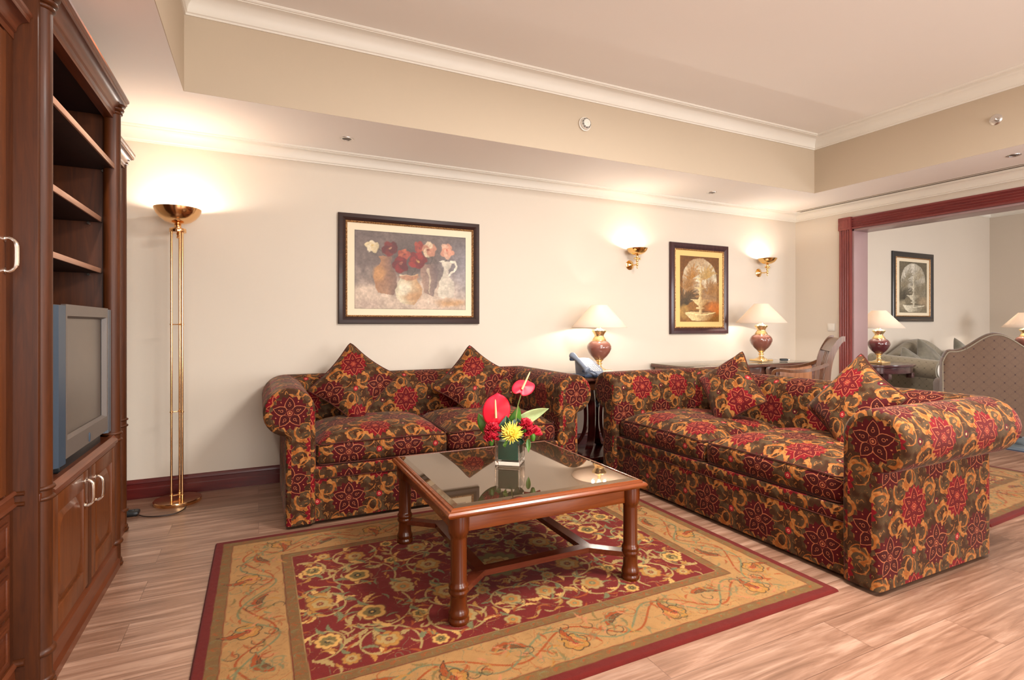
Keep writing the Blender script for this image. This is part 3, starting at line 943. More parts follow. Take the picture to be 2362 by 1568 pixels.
for sx in (-1, 1):
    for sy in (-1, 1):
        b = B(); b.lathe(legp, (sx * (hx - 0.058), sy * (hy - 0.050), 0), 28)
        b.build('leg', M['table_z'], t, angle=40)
b = B()
def beam(b, p0, p1, w, z0_, z1_):
    p0, p1 = Vector(p0), Vector(p1); d = (p1 - p0).normalized(); n_ = Vector((-d.y, d.x)) * w / 2
    b.prism([tuple(p0 - n_), tuple(p1 - n_), tuple(p1 + n_), tuple(p0 + n_)], 'z', z0_, z1_)
cxm, cym = (CX0 + CX1) / 2, (CY0 + CY1) / 2
ring = [(-0.275, -0.30), (0.245, -0.30), (0.245, 0.30), (-0.275, 0.30)]
rx, ry = 0.262, 0.285
Rg = [(-rx, -ry), (rx, -ry), (rx, ry), (-rx, ry)]
RO = [(-rx - .024, -ry - .024), (rx + .024, -ry - .024), (rx + .024, ry + .024), (-rx - .024, ry + .024)]
RI = [(-rx + .024, -ry + .024), (rx - .024, -ry + .024), (rx - .024, ry - .024), (-rx + .024, ry - .024)]
vs = [(x, y, z) for z in (0.098, 0.122) for (x, y) in RO + RI]
fs = []
for k in range(4):
    k2 = (k + 1) % 4
    fs += [(8 + k, 8 + k2, 12 + k2, 12 + k), (k, 4 + k, 4 + k2, k2), (k, k2, 8 + k2, 8 + k), (4 + k, 12 + k, 12 + k2, 4 + k2)]
b.add(vs, fs)
for sx in (-1, 1):
    for sy in (-1, 1):
        beam(b, (sx * (rx - 0.01), sy * (ry - 0.01)), (sx * (hx - 0.075), sy * (hy - 0.067)), 0.046, 0.0985, 0.1215)
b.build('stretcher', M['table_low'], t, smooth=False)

# ------------------------------------------------------------------ wall unit
YN0, YC0, YC1, YF1 = 1.20, 2.106, 3.135, 3.640
XF, XW, XB = -0.600, -0.672, XL + 0.005
def rings_col(b, cx, cy, r, z0_, z1_, rings, n=28):
    """engaged column with turned rings"""
    prof = [(0.0, z0_), (r, z0_)]
    pts = []
    for (z, dr, h) in rings:
        pts += [(z - h, 0), (z - h * 0.6, dr * 0.8), (z, dr), (z + h * 0.6, dr * 0.8), (z + h, 0)]
    pts.sort()
    for z, dr in pts: prof.append((r + dr, min(max(z, z0_), z1_)))
    prof += [(r, z1_), (0.0, z1_)]
    b.lathe(prof, (cx, cy, 0), n)
t = thing('media_cabinet', ((XF + XB) / 2, (YC0 + YC1) / 2, 0), 'tall open fronted wooden media cabinet holding the television', 'cabinet')
ox, oy = t.location.x, t.location.y
def LB(): return B()
def BL(b, name, mat, par, **k):
    b.v = [(x - ox, y - oy, z) for x, y, z in b.v]
    return b.build(name, mat, par, **k)
ZC = 2.15
b = B(); b.box(XB, XF - 0.014, YC0, YC0 + 0.022, 0, ZC + 0.03, 0.002)
BL(b, 'side_panel', M['cab'], t)
b = B(); b.box(XB, XF - 0.012, YC1 - 0.022, YC1, 0, ZC + 0.03, 0.002)
BL(b, 'side_panel', M['cab'], t)
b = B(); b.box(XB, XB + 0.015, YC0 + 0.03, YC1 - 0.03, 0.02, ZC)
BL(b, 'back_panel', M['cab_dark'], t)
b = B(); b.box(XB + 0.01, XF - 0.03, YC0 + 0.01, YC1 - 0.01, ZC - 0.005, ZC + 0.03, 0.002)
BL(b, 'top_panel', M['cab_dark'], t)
b = B(); b.box(XB + 0.01, XF - 0.012, YC0 + 0.01, YC1 - 0.01, 0.600, 0.624, 0.003)
b.prism([(XF - 0.03, 0.585), (XF - 0.004, 0.585), (XF - 0.004, 0.592), (XF + 0.004, 0.600), (XF + 0.004, 0.612), (XF - 0.004, 0.620), (XF - 0.010, 0.632), (XF - 0.03, 0.632)], 'y', YC0 + 0.09, YC1 - 0.09)
BL(b, 'counter', M['cab_y'], t, angle=25)
b = B(); b.box(XB + 0.02, XF - 0.055, YC0 + 0.02, YC1 - 0.02, 0.04, 0.06)
b.prism([(XF - 0.05, 0.0), (XF + 0.008, 0.0), (XF + 0.008, 0.030), (XF - 0.002, 0.045), (XF - 0.004, 0.100), (XF - 0.012, 0.112), (XF - 0.018, 0.125), (XF - 0.05, 0.125)], 'y', YC0 + 0.06, YC1 - 0.06)
BL(b, 'plinth', M['cab_y'], t, angle=25)
# stile rails of the lower front
b = B(); b.box(XF - 0.03, XF - 0.012, YC0 + 0.085, YC1 - 0.085, 0.565, 0.60, 0.002); b.box(XF - 0.03, XF - 0.006, 2.600, 2.655, 0.115, 0.59, 0.003)
BL(b, 'front_stile', M['cab'], t)
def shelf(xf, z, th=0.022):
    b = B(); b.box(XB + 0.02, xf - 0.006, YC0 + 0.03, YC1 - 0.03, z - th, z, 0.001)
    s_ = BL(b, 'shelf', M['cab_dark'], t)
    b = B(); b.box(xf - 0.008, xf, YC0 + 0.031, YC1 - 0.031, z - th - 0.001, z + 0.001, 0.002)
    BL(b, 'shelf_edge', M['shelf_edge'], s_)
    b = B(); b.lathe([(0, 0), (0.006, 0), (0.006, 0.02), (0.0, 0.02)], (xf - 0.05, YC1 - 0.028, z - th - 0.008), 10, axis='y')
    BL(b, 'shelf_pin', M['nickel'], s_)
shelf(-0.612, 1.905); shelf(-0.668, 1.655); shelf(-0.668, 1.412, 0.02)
# columns
RG = [(0.012, 0.010, 0.012), (0.030, 0.006, 0.008), (0.118, 0.010, 0.012), (0.602, 0.008, 0.007), (0.634, 0.008, 0.007), (ZC + 0.002, 0.008, 0.008), (ZC + 0.020, 0.014, 0.010), (ZC + 0.042, 0.020, 0.012), (ZC + 0.062, 0.016, 0.010)]
for cy in (YC0 + 0.056, YC1 - 0.044):
    b = B(); rings_col(b, XF - 0.028, cy, 0.034, 0.0, ZC + 0.075, RG)
    BL(b, 'column', M['cab'], t, angle=50)
# cornice of the centre unit
b = B()
prof = [(-0.05, ZC - 0.03), (-0.012, ZC - 0.03), (-0.012, ZC - 0.012), (-0.004, ZC - 0.006), (-0.004, ZC + 0.01)]
for k in range(7):
    a = PI / 2 * k / 6; prof.append((-0.004 + 0.035 * (1 - math.cos(a)), ZC + 0.01 + 0.032 * math.sin(a)))
prof += [(0.036, ZC + 0.046), (0.036, ZC + 0.054), (0.044, ZC + 0.060), (0.044, ZC + 0.070), (-0.05, ZC + 0.070)]
b.prism([(XF - 0.005 + o, z) for o, z in prof], 'y', YC0 + 0.04, YC1 - 0.04)
BL(b, 'cornice', M['cab_y'], t, angle=22)
def panel_door(y0, y1, z0_, z1_, xf, par, mat, hy_, hz, arch=True, name='door'):
    b = B()
    fw = 0.062
    b.box(xf - 0.022, xf, y0, y0 + fw, z0_, z1_, 0.003); b.box(xf - 0.022, xf, y1 - fw, y1, z0_, z1_, 0.003)
    b.box(xf - 0.0218, xf - 0.0003, y0 + fw - 0.002, y1 - fw + 0.002, z0_, z0_ + fw + 0.01, 0.003); b.box(xf - 0.0218, xf - 0.0003, y0 + fw - 0.002, y1 - fw + 0.002, z1_ - fw, z1_, 0.003)
    d = BL(b, name, mat, par)
    # raised centre panel with shouldered outline
    a0, a1, c0, c1 = y0 + fw + 0.004, y1 - fw - 0.004, z0_ + fw + 0.012, z1_ - fw - 0.004
    b = B(); b.box(xf - 0.018, xf - 0.013, a0 - 0.01, a1 + 0.01, c0 - 0.01, c1 + 0.01)
    g = 0.024
    if arch:
        s_ = (a1 - a0) * 0.20; h = (c1 - c0) * 0.17
        def outl(g):
            A0, A1, C0, C1 = a0 + g, a1 - g, c0 + g, c1 - g
            o = [(A0, C0 + h)] + [(A0, C1 - h)]
            o += [(A0 + s_ * (1 - math.cos(q)) * 1.0, C1 - h + h * math.sin(q)) for q in [PI / 2 * k / 5 for k in range(1, 6)]]
            o += [(A1 - s_ * (1 - math.cos(q)), C1 - h + h * math.sin(q)) for q in [PI / 2 * k / 5 for k in range(5, 0, -1)]]
            o += [(A1, C1 - h), (A1, C0 + h), (A1 - s_, C0), (A0 + s_, C0)]
            return o
    else:
        def outl(g): return [(a0 + g, c0 + g), (a0 + g, c1 - g), (a1 - g, c1 - g), (a1 - g, c0 + g)]
    o1, o2 = outl(0.006), outl(g); n_ = len(o1)
    vs = [(xf - 0.013, y, z) for y, z in o1] + [(xf - 0.003, y, z) for y, z in o2]
    fs = [(i, (i + 1) % n_, n_ + (i + 1) % n_, n_ + i) for i in range(n_)] + [tuple(n_ + i for i in range(n_))]
    b.add(vs, fs); BL(b, 'raised_panel', M['cab_f'], d, angle=20)
    if hy_ is not None:
        b = B(); zt, zb = hz + 0.046, hz - 0.046
        b.tube(spline([(xf, hy_, zt), (xf + 0.012, hy_, zt + 0.002), (xf + 0.026, hy_, zt - 0.012), (xf + 0.028, hy_, hz), (xf + 0.026, hy_, zb + 0.012), (xf + 0.012, hy_, zb - 0.002), (xf, hy_, zb)], 5),
               [0.0055] * 10 + [0.0065] * 11 + [0.0055] * 10, 10)
        for z in (zt, zb): b.lathe([(0.009, 0), (0.009, 0.003), (0.0, 0.004)], (xf + 0.003, hy_, z), 12, axis='x')
        BL(b, 'handle', M['nickel'], d)
    return d
panel_door(YC0 + 0.092, 2.608, 0.128, 0.580, XF - 0.006, t, M['cab_f'], 2.555, 0.500)
panel_door(2.650, YC1 - 0.092, 0.128, 0.580, XF - 0.006, t, M['cab_f'], 2.695, 0.480)

# near wing
t = thing('wing_cabinet', ((XW + XB) / 2, (YN0 + YC0) / 2, 0), 'side wing of the wall unit with cupboard door and drawers, nearest the camera', 'cabinet')
ox, oy = t.location.x, t.location.y
b = B(); b.box(XB, XW - 0.022, YN0, YC0 - 0.002, 0.0, 2.06, 0.002); BL(b, 'body', M['cab'], t)
def wing_cornice(y0, y1, z=2.03, par=None):
    b = B()
    prof = [(-0.03, z - 0.02), (0.002, z - 0.02), (0.002, z), (0.008, z + 0.004)]
    for k in range(7):
        a = PI / 2 * k / 6; prof.append((0.008 + 0.03 * (1 - math.cos(a)), z + 0.006 + 0.032 * math.sin(a)))
    prof += [(0.040, z + 0.042), (0.040, z + 0.050), (0.046, z + 0.056), (0.046, z + 0.066), (-0.03, z + 0.066)]
    b.prism([(XW + o, zz) for o, zz in prof], 'y', y0, y1)
    return BL(b, 'cornice', M['cab_y'], par, angle=22)
wing_cornice(YN0, YC0 - 0.003, 2.035, t)
b = B(); b.box(XW - 0.02, XW, YC0 - 0.06, YC0 - 0.003, 0.10, 2.02, 0.003); b.box(XW - 0.02, XW, YN0, YN0 + 0.05, 0.10, 2.02, 0.003)
BL(b, 'front_stile', M['cab'], t)
b = B(); b.prism([(XW - 0.02, 0.592), (XW + 0.004, 0.592), (XW + 0.012, 0.600), (XW + 0.004, 0.607), (XW + 0.002, 0.628), (XW + 0.012, 0.636), (XW + 0.004, 0.644), (XW - 0.02, 0.644)], 'y', YN0, YC0 - 0.003)
BL(b, 'waist_moulding', M['cab_y'], t, angle=25)
b = B(); b.prism([(XW - 0.02, 0), (XW + 0.016, 0), (XW + 0.016, 0.03), (XW + 0.006, 0.045), (XW + 0.004, 0.105), (XW + 0.012, 0.114), (XW + 0.004, 0.125), (XW - 0.02, 0.125)], 'y', YN0, YC0 - 0.003)
BL(b, 'plinth', M['cab_y'], t, angle=25)
panel_door(YN0 + 0.052, YC0 - 0.062, 0.650, 2.005, XW + 0.004, t, M['cab_f'], YC0 - 0.078, 1.353, arch=False)
for z0_, z1_ in ((0.130, 0.275), (0.285, 0.430), (0.440, 0.585)):
    b = B(); b.box(XW - 0.022, XW + 0.002, YN0 + 0.03, YC0 - 0.03, z0_, z1_, 0.003)
    d = BL(b, 'drawer', M['cab_y'], t)
    b = B(); frame = [(YN0 + 0.06, z0_ + 0.022), (YC0 - 0.06, z0_ + 0.022), (YC0 - 0.06, z1_ - 0.022), (YN0 + 0.06, z1_ - 0.022)]
    y0_, y1_ = YN0 + 0.055, YC0 - 0.055
    for (a, c, e_, f_) in ((y0_, y1_, z0_ + 0.018, z0_ + 0.030), (y0_, y1_, z1_ - 0.030, z1_ - 0.018)):
        b.box(XW, XW + 0.008, a, c, e_, f_, 0.003)
    for y in (y0_, y1_ - 0.012): b.box(XW, XW + 0.0078, y, y + 0.012, z0_ + 0.019, z1_ - 0.019, 0.003)
    BL(b, 'drawer_moulding', M['cab_y'], d)
# the stepped return of the centre unit's base and waist belongs to the centre unit
tc = [o for o in bpy.data.objects if o.name == 'media_cabinet'][0]; ox, oy = tc.location.x, tc.location.y
b = B()
for z, h, pr in ((0.602, 0.007, 0.009), (0.634, 0.007, 0.009), (0.118, 0.012, 0.012), (0.012, 0.012, 0.014)):
    pp = [(YC0 + 0.002, z - h)] + [(YC0 - pr * math.sin(PI * k / 6), z - h * math.cos(PI * k / 6)) for k in range(7)] + [(YC0 + 0.002, z + h)]
    b = B(); b.prism(pp, 'x', XW - 0.005, XF - 0.045)
    BL(b, 'side_moulding', M['cab'], tc, angle=30)

# far wing
t = thing('wing_cabinet', ((XW + XB) / 2, (YC1 + YF1) / 2, 0), 'far side wing of the wall unit, next to the brass floor lamp', 'cabinet')
ox, oy = t.location.x, t.location.y
b = B(); b.box(XB, XW - 0.03, YC1 + 0.002, YF1 - 0.01, 0.0, 2.06, 0.002); BL(b, 'body', M['cab'], t)
wing_cornice(YC1 + 0.003, YF1 - 0.03, 2.035, t)
b = B(); b.prism([(XW - 0.04, 0), (XW + 0.004, 0), (XW + 0.004, 0.105), (XW - 0.004, 0.125), (XW - 0.04, 0.125)], 'y', YC1 + 0.003, YF1 - 0.05)
BL(b, 'plinth', M['cab_y'], t)
b = B(); rings_col(b, XW - 0.030, YF1 - 0.045, 0.038, 0.0, 2.105, [(0.012, 0.010, 0.012), (0.030, 0.006, 0.008), (0.118, 0.010, 0.010), (0.588, 0.008, 0.007), (0.622, 0.008, 0.007), (2.045, 0.008, 0.008), (2.065, 0.014, 0.01), (2.090, 0.018, 0.012)])
BL(b, 'column', M['cab'], t, angle=50)
panel_door(YC1 + 0.01, YF1 - 0.085, 0.650, 2.005, XW - 0.008, t, M['cab_f'], None, 1.3, arch=False)
panel_door(YC1 + 0.01, YF1 - 0.085, 0.130, 0.585, XW - 0.008, t, M['cab_f'], None, 1.3, arch=False)

# television
t = thing('television', (-0.62, 2.63, 0.624), 'bulky grey tube television with blue sides inside the media cabinet', 'television')
# local: front faces +X; y from -0.36..0.36, z from 0
b = B(); b.rbox(-0.058, 0, 0.325, 0.045, 0.352, 0.272, 0.02, 8)
b.prism([(-0.30, 0.08), (0.30, 0.08), (0.30, 0.55), (-0.30, 0.55)], 'x', -0.10, -0.09)
vs = [(-0.09, -0.34, 0.06), (-0.09, 0.34, 0.06), (-0.09, 0.34, 0.585), (-0.09, -0.34, 0.585), (-0.42, -0.2, 0.10), (-0.42, 0.2, 0.10), (-0.42, 0.2, 0.46), (-0.42, -0.2, 0.46)]
b.add(vs, [(4, 5, 6, 7), (0, 1, 5, 4), (1, 2, 6, 5), (2, 3, 7, 6), (3, 0, 4, 7)])
b.build('housing', M['tv_body'], t, angle=40)
b = B()
# front bezel frame around the recessed screen
def rect_frame(b, y0, y1, z0_, z1_, iy0, iy1, iz0, iz1, xo, xi):
    vs = [(xo, y0, z0_), (xo, y1, z0_), (xo, y1, z1_), (xo, y0, z1_), (xo, iy0, iz0), (xo, iy1, iz0), (xo, iy1, iz1), (xo, iy0, iz1), (xi, iy0 + .008, iz0 + .008), (xi, iy1 - .008, iz0 + .008), (xi, iy1 - .008, iz1 - .008), (xi, iy0 + .008, iz1 - .008)]
    fs = []
    for k in range(4):
        k2 = (k + 1) % 4; fs += [(k, k2, 4 + k2, 4 + k), (4 + k, 4 + k2, 8 + k2, 8 + k)]
    b.add(vs, fs)
rect_frame(b, -0.285, 0.290, 0.055, 0.597, -0.268, 0.270, 0.118, 0.556, 0.012, -0.006)
b.add([(0.012, -0.285, 0.055), (0.012, 0.29, 0.055), (0.012, 0.29, 0.597), (0.012, -0.285, 0.597), (-0.002, -0.285, 0.055), (-0.002, 0.29, 0.055), (-0.002, 0.29, 0.597), (-0.002, -0.285, 0.597)],
      [(0, 4, 5, 1), (1, 5, 6, 2), (2, 6, 7, 3), (3, 7, 4, 0)])
b.build('bezel', M['tv_body'], t, smooth=False, fixn=False)
b = B(); b.grid(lambda a, c: (-0.008 + 0.004 * (1 - (2 * a - 1) ** 2) * (1 - (2 * c - 1) ** 2), -0.262 + 0.526 * a, 0.124 + 0.428 * c), 16, 16)
b.build('screen', M['tv_screen'], t, fixn=False)
for s in (-1, 1):
    b = B(); b.prism([(0.002, 0.2855 * s), (0.013, 0.2905 * s), (0.010, 0.352 * s), (-0.006, 0.366 * s), (-0.06, 0.360 * s), (-0.06, 0.2855 * s)], 'z', 0.040, 0.592)
    b.build('side_speaker', M['tv_blue'], t, angle=30)
b = B(); b.box(0.010, 0.0135, -0.005, 0.008, 0.088, 0.094, 0.001); b.build('power_button', M['steel'], t)
b = B(); b.rbox(0.0125, 0.0, 0.078, 0.003, 0.008, 0.018, 0.003, 3); b.build('badge', M['tv_blue'], t)
b = B(); b.box(-0.33, -0.01, -0.26, 0.27, 0.0, 0.056, 0.008); b.build('base', M['black'], t)

# ------------------------------------------------------------------ painted surfaces (carpets, prints) : colours computed per vertex
def lin(c): return np.array([srgb(*c)[0], srgb(*c)[1], srgb(*c)[2]], dtype=np.float32)
class Canvas:
    def __init__(s, w, h, res, seed=1):
        s.w, s.h = w, h; s.nx, s.ny = int(w / res) + 1, int(h / res) + 1
        s.x = np.linspace(0, w, s.nx, dtype=np.float32); s.y = np.linspace(0, h, s.ny, dtype=np.float32)
        s.X, s.Y = np.meshgrid(s.x, s.y)
        s.c = np.zeros((s.ny, s.nx, 3), dtype=np.float32); s.rng = np.random.RandomState(seed)
    def vn(s, scale, octv=3, seed=0):
        """value noise 0..1"""
        r = np.random.RandomState(seed + 11); out = np.zeros_like(s.X); amp = 1.0; tot = 0
        for o in range(octv):
            k = scale * 2 ** o; gx, gy = int(s.w * k) + 3, int(s.h * k) + 3
            g = r.rand(gy, gx).astype(np.float32); fx, fy = s.X * k, s.Y * k
            ix, iy = fx.astype(int), fy.astype(int); tx, ty = fx - ix, fy - iy
            tx = tx * tx * (3 - 2 * tx); ty = ty * ty * (3 - 2 * ty)
            out += amp * ((g[iy, ix] * (1 - tx) + g[iy, ix + 1] * tx) * (1 - ty) + (g[iy + 1, ix] * (1 - tx) + g[iy + 1, ix + 1] * tx) * ty)
            tot += amp; amp *= 0.5
        return out / tot
    def win(s, cx, cy, R):
        x0 = max(0, np.searchsorted(s.x, cx - R)); x1 = min(s.nx, np.searchsorted(s.x, cx + R) + 1)
        y0 = max(0, np.searchsorted(s.y, cy - R)); y1 = min(s.ny, np.searchsorted(s.y, cy + R) + 1)
        return slice(y0, y1), slice(x0, x1)
    def put(s, sl, mask, color, a=1.0):
        if s.c[sl].size == 0: return
        m = np.clip(mask, 0, 1)[..., None] * a
        s.c[sl] = s.c[sl] * (1 - m) + (lin(color) if isinstance(color, tuple) else color) * m
    def flower(s, cx, cy, R, n, c_out, c_in, c_ctr, c_line=None, ph=0.0, sx=1.0, a=1.0):
        sl = s.win(cx, cy, R * 1.3); x = (s.X[sl] - cx) / sx; y = s.Y[sl] - cy
        r = np.hypot(x, y) / R; th = np.arctan2(y, x) + ph
        e = 0.80 + 0.20 * np.abs(np.cos(th * n / 2)); soft = 0.0035 / R
        if c_line is not None: s.put(sl, (e + 0.10 - r) / soft, c_line, a)
        s.put(sl, (e - r) / soft, c_out, a)
        s.put(sl, (e * 0.66 - r) / soft, c_in, a)
        if c_line is not None:
            s.put(sl, ((0.035 - np.abs(r - e * 0.66)) / soft) , c_line, a * 0.6)
        s.put(sl, (0.30 + 0.04 * np.cos(th * 9) - r) / soft, c_ctr, a)
        s.put(sl, (0.14 - r) / soft, c_out, a)
    def leaf(s, cx, cy, ang, L, W, color, line=None, lob=0.0, a=1.0):
        sl = s.win(cx + math.cos(ang) * L / 2, cy + math.sin(ang) * L / 2, L * 0.75)
        x = s.X[sl] - cx; y = s.Y[sl] - cy
        u = (x * math.cos(ang) + y * math.sin(ang)) / L; v = -x * math.sin(ang) + y * math.cos(ang)
        v = v - 0.18 * L * np.sin(np.clip(u, 0, 1) * 3.0)
        uc = np.clip(u, 0, 1)
        w = W * np.power(uc, 0.6) * (1 - uc) * 2.3 * (1 + lob * np.abs(np.sin(uc * 14)) - lob * 0.5)
        inside = (w - np.abs(v)) / 0.0025
        if line is not None: s.put(sl, np.where((u > -0.03) & (u < 1.03), (w + 0.0035 - np.abs(v)) / 0.0025, 0), line, a)
        s.put(sl, np.where((u > 0) & (u < 1), inside, 0), color, a)
        if line is not None: s.put(sl, np.where((u > 0.05) & (u < 0.8), (0.0016 - np.abs(v)) / 0.002, 0), line, a * 0.7)
    def stroke(s, pts, w, color, a=1.0):
        for k in range(len(pts) - 1):
            (x0, y0), (x1, y1) = pts[k], pts[k + 1]; L = math.hypot(x1 - x0, y1 - y0) + 1e-9
            sl = s.win((x0 + x1) / 2, (y0 + y1) / 2, L / 2 + w * 2)
            x = s.X[sl] - x0; y = s.Y[sl] - y0
            t_ = np.clip((x * (x1 - x0) + y * (y1 - y0)) / L / L, 0, 1)
            d = np.hypot(x - t_ * (x1 - x0), y - t_ * (y1 - y0))
            s.put(sl, (w - d) / 0.002 + 0.5, color, a)
    def ell(s, cx, cy, rx, ry, color, soft=0.06, rot=0.0, a=1.0):
        R = max(rx, ry) * (1.2 + soft); sl = s.win(cx, cy, R); x = s.X[sl] - cx; y = s.Y[sl] - cy
        c_, s_ = math.cos(rot), math.sin(rot)
        r = np.hypot((x * c_ + y * s_) / rx, (-x * s_ + y * c_) / ry)
        s.put(sl, (1 + soft / 2 - r) / soft, color, a)
    def poly_rev(s, cx, prof, color, soft=0.003, a=1.0, shade=None):
        """silhouette of a turned vessel: prof = [(y, half width)...]"""
        ys = np.array([p[0] for p in prof]); ws = np.array([p[1] for p in prof])
        w = np.interp(s.Y, ys, ws, left=0, right=0)
        m = np.clip((w - np.abs(s.X - cx)) / soft, 0, 1) * ((s.Y > ys[0]) & (s.Y < ys[-1]))
        cc = lin(color)[None, None, :] * np.ones_like(s.c)
        if shade is not None:
            f = np.clip((s.X - cx) / np.maximum(w, 1e-4) * 0.5 + 0.5, 0, 1)[..., None]
            cc = cc * (1 - f) + lin(shade)[None, None, :] * f
        s.c = s.c * (1 - m[..., None] * a) + cc * m[..., None] * a
        return m
    def warp(s, amp, scale, seed=50, streak=0.12):
        a = (s.vn(scale, 3, seed) - 0.5) * 2 * amp; b_ = (s.vn(scale, 3, seed + 1) - 0.5) * 2 * amp
        ix = np.clip(np.round((s.X + a) / s.w * (s.nx - 1)), 0, s.nx - 1).astype(int)
        iy = np.clip(np.round((s.Y + b_) / s.h * (s.ny - 1)), 0, s.ny - 1).astype(int)
        s.c = s.c[iy, ix]
        st_ = s.vn(90, 2, seed + 2); s.c = s.c * (1 - streak + 2 * streak * st_)[..., None]
    def mesh(s, name, mat, parent, fn, thick=None):
        """fn maps (X, Y) arrays to (x, y, z) arrays"""
        P = fn(s.X, s.Y); co = np.stack([p.ravel() for p in P], 1).astype(np.float32)
        nx, ny = s.nx, s.ny
        i = np.arange(ny - 1)[:, None] * nx + np.arange(nx - 1)[None, :]
        f = np.stack([i, i + 1, i + nx + 1, i + nx], -1).reshape(-1, 4)
        me = bpy.data.meshes.new(name)
        me.vertices.add(len(co)); me.vertices.foreach_set('co', co.ravel())
        me.loops.add(f.size); me.loops.foreach_set('vertex_index', f.ravel().astype(np.int32))
        me.polygons.add(len(f)); me.polygons.foreach_set('loop_start', np.arange(0, f.size, 4, dtype=np.int32))
        me.polygons.foreach_set('loop_total', np.full(len(f), 4, dtype=np.int32))
        me.update(calc_edges=True)
        ca = me.color_attributes.new('Col', 'FLOAT_COLOR', 'POINT')
        c4 = np.ones((len(co), 4), dtype=np.float32); c4[:, :3] = s.c.reshape(-1, 3)
        ca.data.foreach_set('color', c4.ravel())
        me.materials.append(mat)
        o = bpy.data.objects.new(name, me); col.objects.link(o)
        if parent: o.parent = parent
        return o

# ---- carpet in front of the sofas
RX0, RX1, RY0, RY1 = -0.203, 2.255, 1.452, 3.158
MAROON, GUARD, CREAM, FIELD = (96, 14, 11), (112, 80, 42), (160, 118, 70), (106, 17, 14)
GOLD, BEIGE, SAGE, RUST, DARKG, OLIVE = (164, 114, 50), (162, 134, 82), (108, 108, 74), (146, 66, 22), (48, 42, 28), (112, 94, 50)
def rug_canvas(w, h, res, field=FIELD, ground=CREAM, seed=3):
    c = Canvas(w, h, res, seed); X, Y = c.X, c.Y
    n = c.vn(30, 3)
    wob = (c.vn(18, 2, 5) - 0.5) * 0.006
    d = np.minimum(np.minimum(X, w - X), np.minimum(Y, h - Y)) + wob
    c.c[:] = lin(MAROON)
    def band(a, b, colr):
        m = np.clip((d - a) / 0.003, 0, 1) * np.clip((b - d) / 0.003, 0, 1)
        c.c[:] = c.c * (1 - m[..., None]) + lin(colr) * m[..., None]
    band(0.040, 0.085, GUARD); band(0.083, 0.087, RUST); band(0.085, 0.305, ground); band(0.302, 0.306, OLIVE); band(0.306, 0.352, GUARD); band(0.350, 5, field)
    band(0.348, 0.353, BEIGE)
    rg = np.random.RandomState(seed)
    # guard band scrolls
    for (dist, R) in ((0.063, 0.013), (0.329, 0.014)):
        for side in range(4):
            L = (w if side % 2 == 0 else h) - 2 * dist; k = int(L / 0.052)
            for i in range(k):
                q = dist + (i + 0.5) * L / k
                x, y = {0: (q, dist), 2: (q, h - dist), 1: (w - dist, q), 3: (dist, q)}[side]
                a = (0 if side % 2 == 0 else PI / 2) + (0.6 if i % 2 else -0.6)
                c.leaf(x - 0.014 * math.cos(a), y - 0.014 * math.sin(a), a, 0.030, 0.006, RUST if i % 2 else OLIVE, None, a=0.75)
                c.stroke([(x + 0.016 * math.cos(t_) , y + 0.010 * math.sin(t_)) for t_ in np.linspace(0, 4.0, 8)], 0.0013, RUST if i % 3 else SAGE, 0.7)
    # main border : undulating vine with blossoms
    mid = 0.195
    def side_pt(side, q, o):
        return {0: (q, mid + o), 2: (q, h - mid - o), 1: (w - mid - o, q), 3: (mid + o, q)}[side]
    for side in range(4):
        L = (w if side % 2 == 0 else h); k = max(2, int(round((L - 2 * mid) / 0.23)))
        st = (L - 2 * mid) / k
        for colr, ph, am in ((RUST, 0.0, 0.062), (SAGE, 0.9, 0.072)):
            pts = [side_pt(side, mid + s_ * (L - 2 * mid), am * math.sin(PI * k * s_ + ph) + 0.008 * math.sin(37 * s_)) for s_ in np.linspace(0, 1, int(L / 0.012))]
            c.stroke(pts, 0.0042, colr, 0.9)
        base = {0: 0, 1: PI / 2, 2: 0, 3: PI / 2}[side]; sg = {0: 1, 1: -1, 2: -1, 3: 1}[side]
        for i in range(k):
            q = mid + (i + 0.5) * st; o = 0.030 * (1 if i % 2 else -1)
            x, y = side_pt(side, q, o)
            if i % 2 == 0:
                c.flower(x, y, 0.050, 6, GOLD, (176, 116, 60), (140, 40, 34), DARKG, ph=rg.rand() * 3)
                c.leaf(x, y, base + PI * .5 * sg * (1 if i % 2 else 1), 0.10, 0.016, RUST, DARKG, 0.4)
            else:
                a = base + (0.35 if i % 4 == 1 else -0.35)
                xx, yy = x - 0.07 * math.cos(a), y - 0.07 * math.sin(a)
                c.leaf(xx, yy, a, 0.145, 0.026, RUST, SAGE, 0.35); c.leaf(xx + 0.02 * math.cos(a), yy + 0.02 * math.sin(a), a, 0.10, 0.012, (110, 66, 30), DARKG, 0.2)
            for j in range(13):
                q2 = q + (rg.rand() - 0.5) * st; o2 = (rg.rand() - 0.5) * 0.17; x2, y2 = side_pt(side, q2, o2)
                c.leaf(x2, y2, rg.rand() * 6.28, 0.045 + 0.03 * rg.rand(), 0.008, (RUST, SAGE, GOLD, OLIVE, (176, 112, 74))[rg.randint(5)], None, 0.4, 0.85)
            for j in range(6):
                q2 = q + (rg.rand() - 0.5) * st; o2 = (rg.rand() - 0.5) * 0.16; x2, y2 = side_pt(side, q2, o2); a0 = rg.rand() * 6
                c.stroke([(x2 + 0.03 * math.cos(a0 + t_) * (1 - t_ / 7), y2 + 0.03 * math.sin(a0 + t_) * (1 - t_ / 7)) for t_ in np.linspace(0, 4.2, 12)], 0.0020, (SAGE, RUST, DARKG)[j % 3], 0.75)
    def iso(nz_, lev, wd, colr, a_, lo, hi):
        m = np.clip((wd - np.abs(nz_ - lev)) / (wd * 0.5), 0, 1) * (d > lo) * (d < hi) * a_
        c.c[:] = c.c * (1 - m[..., None]) + lin(colr) * m[..., None]
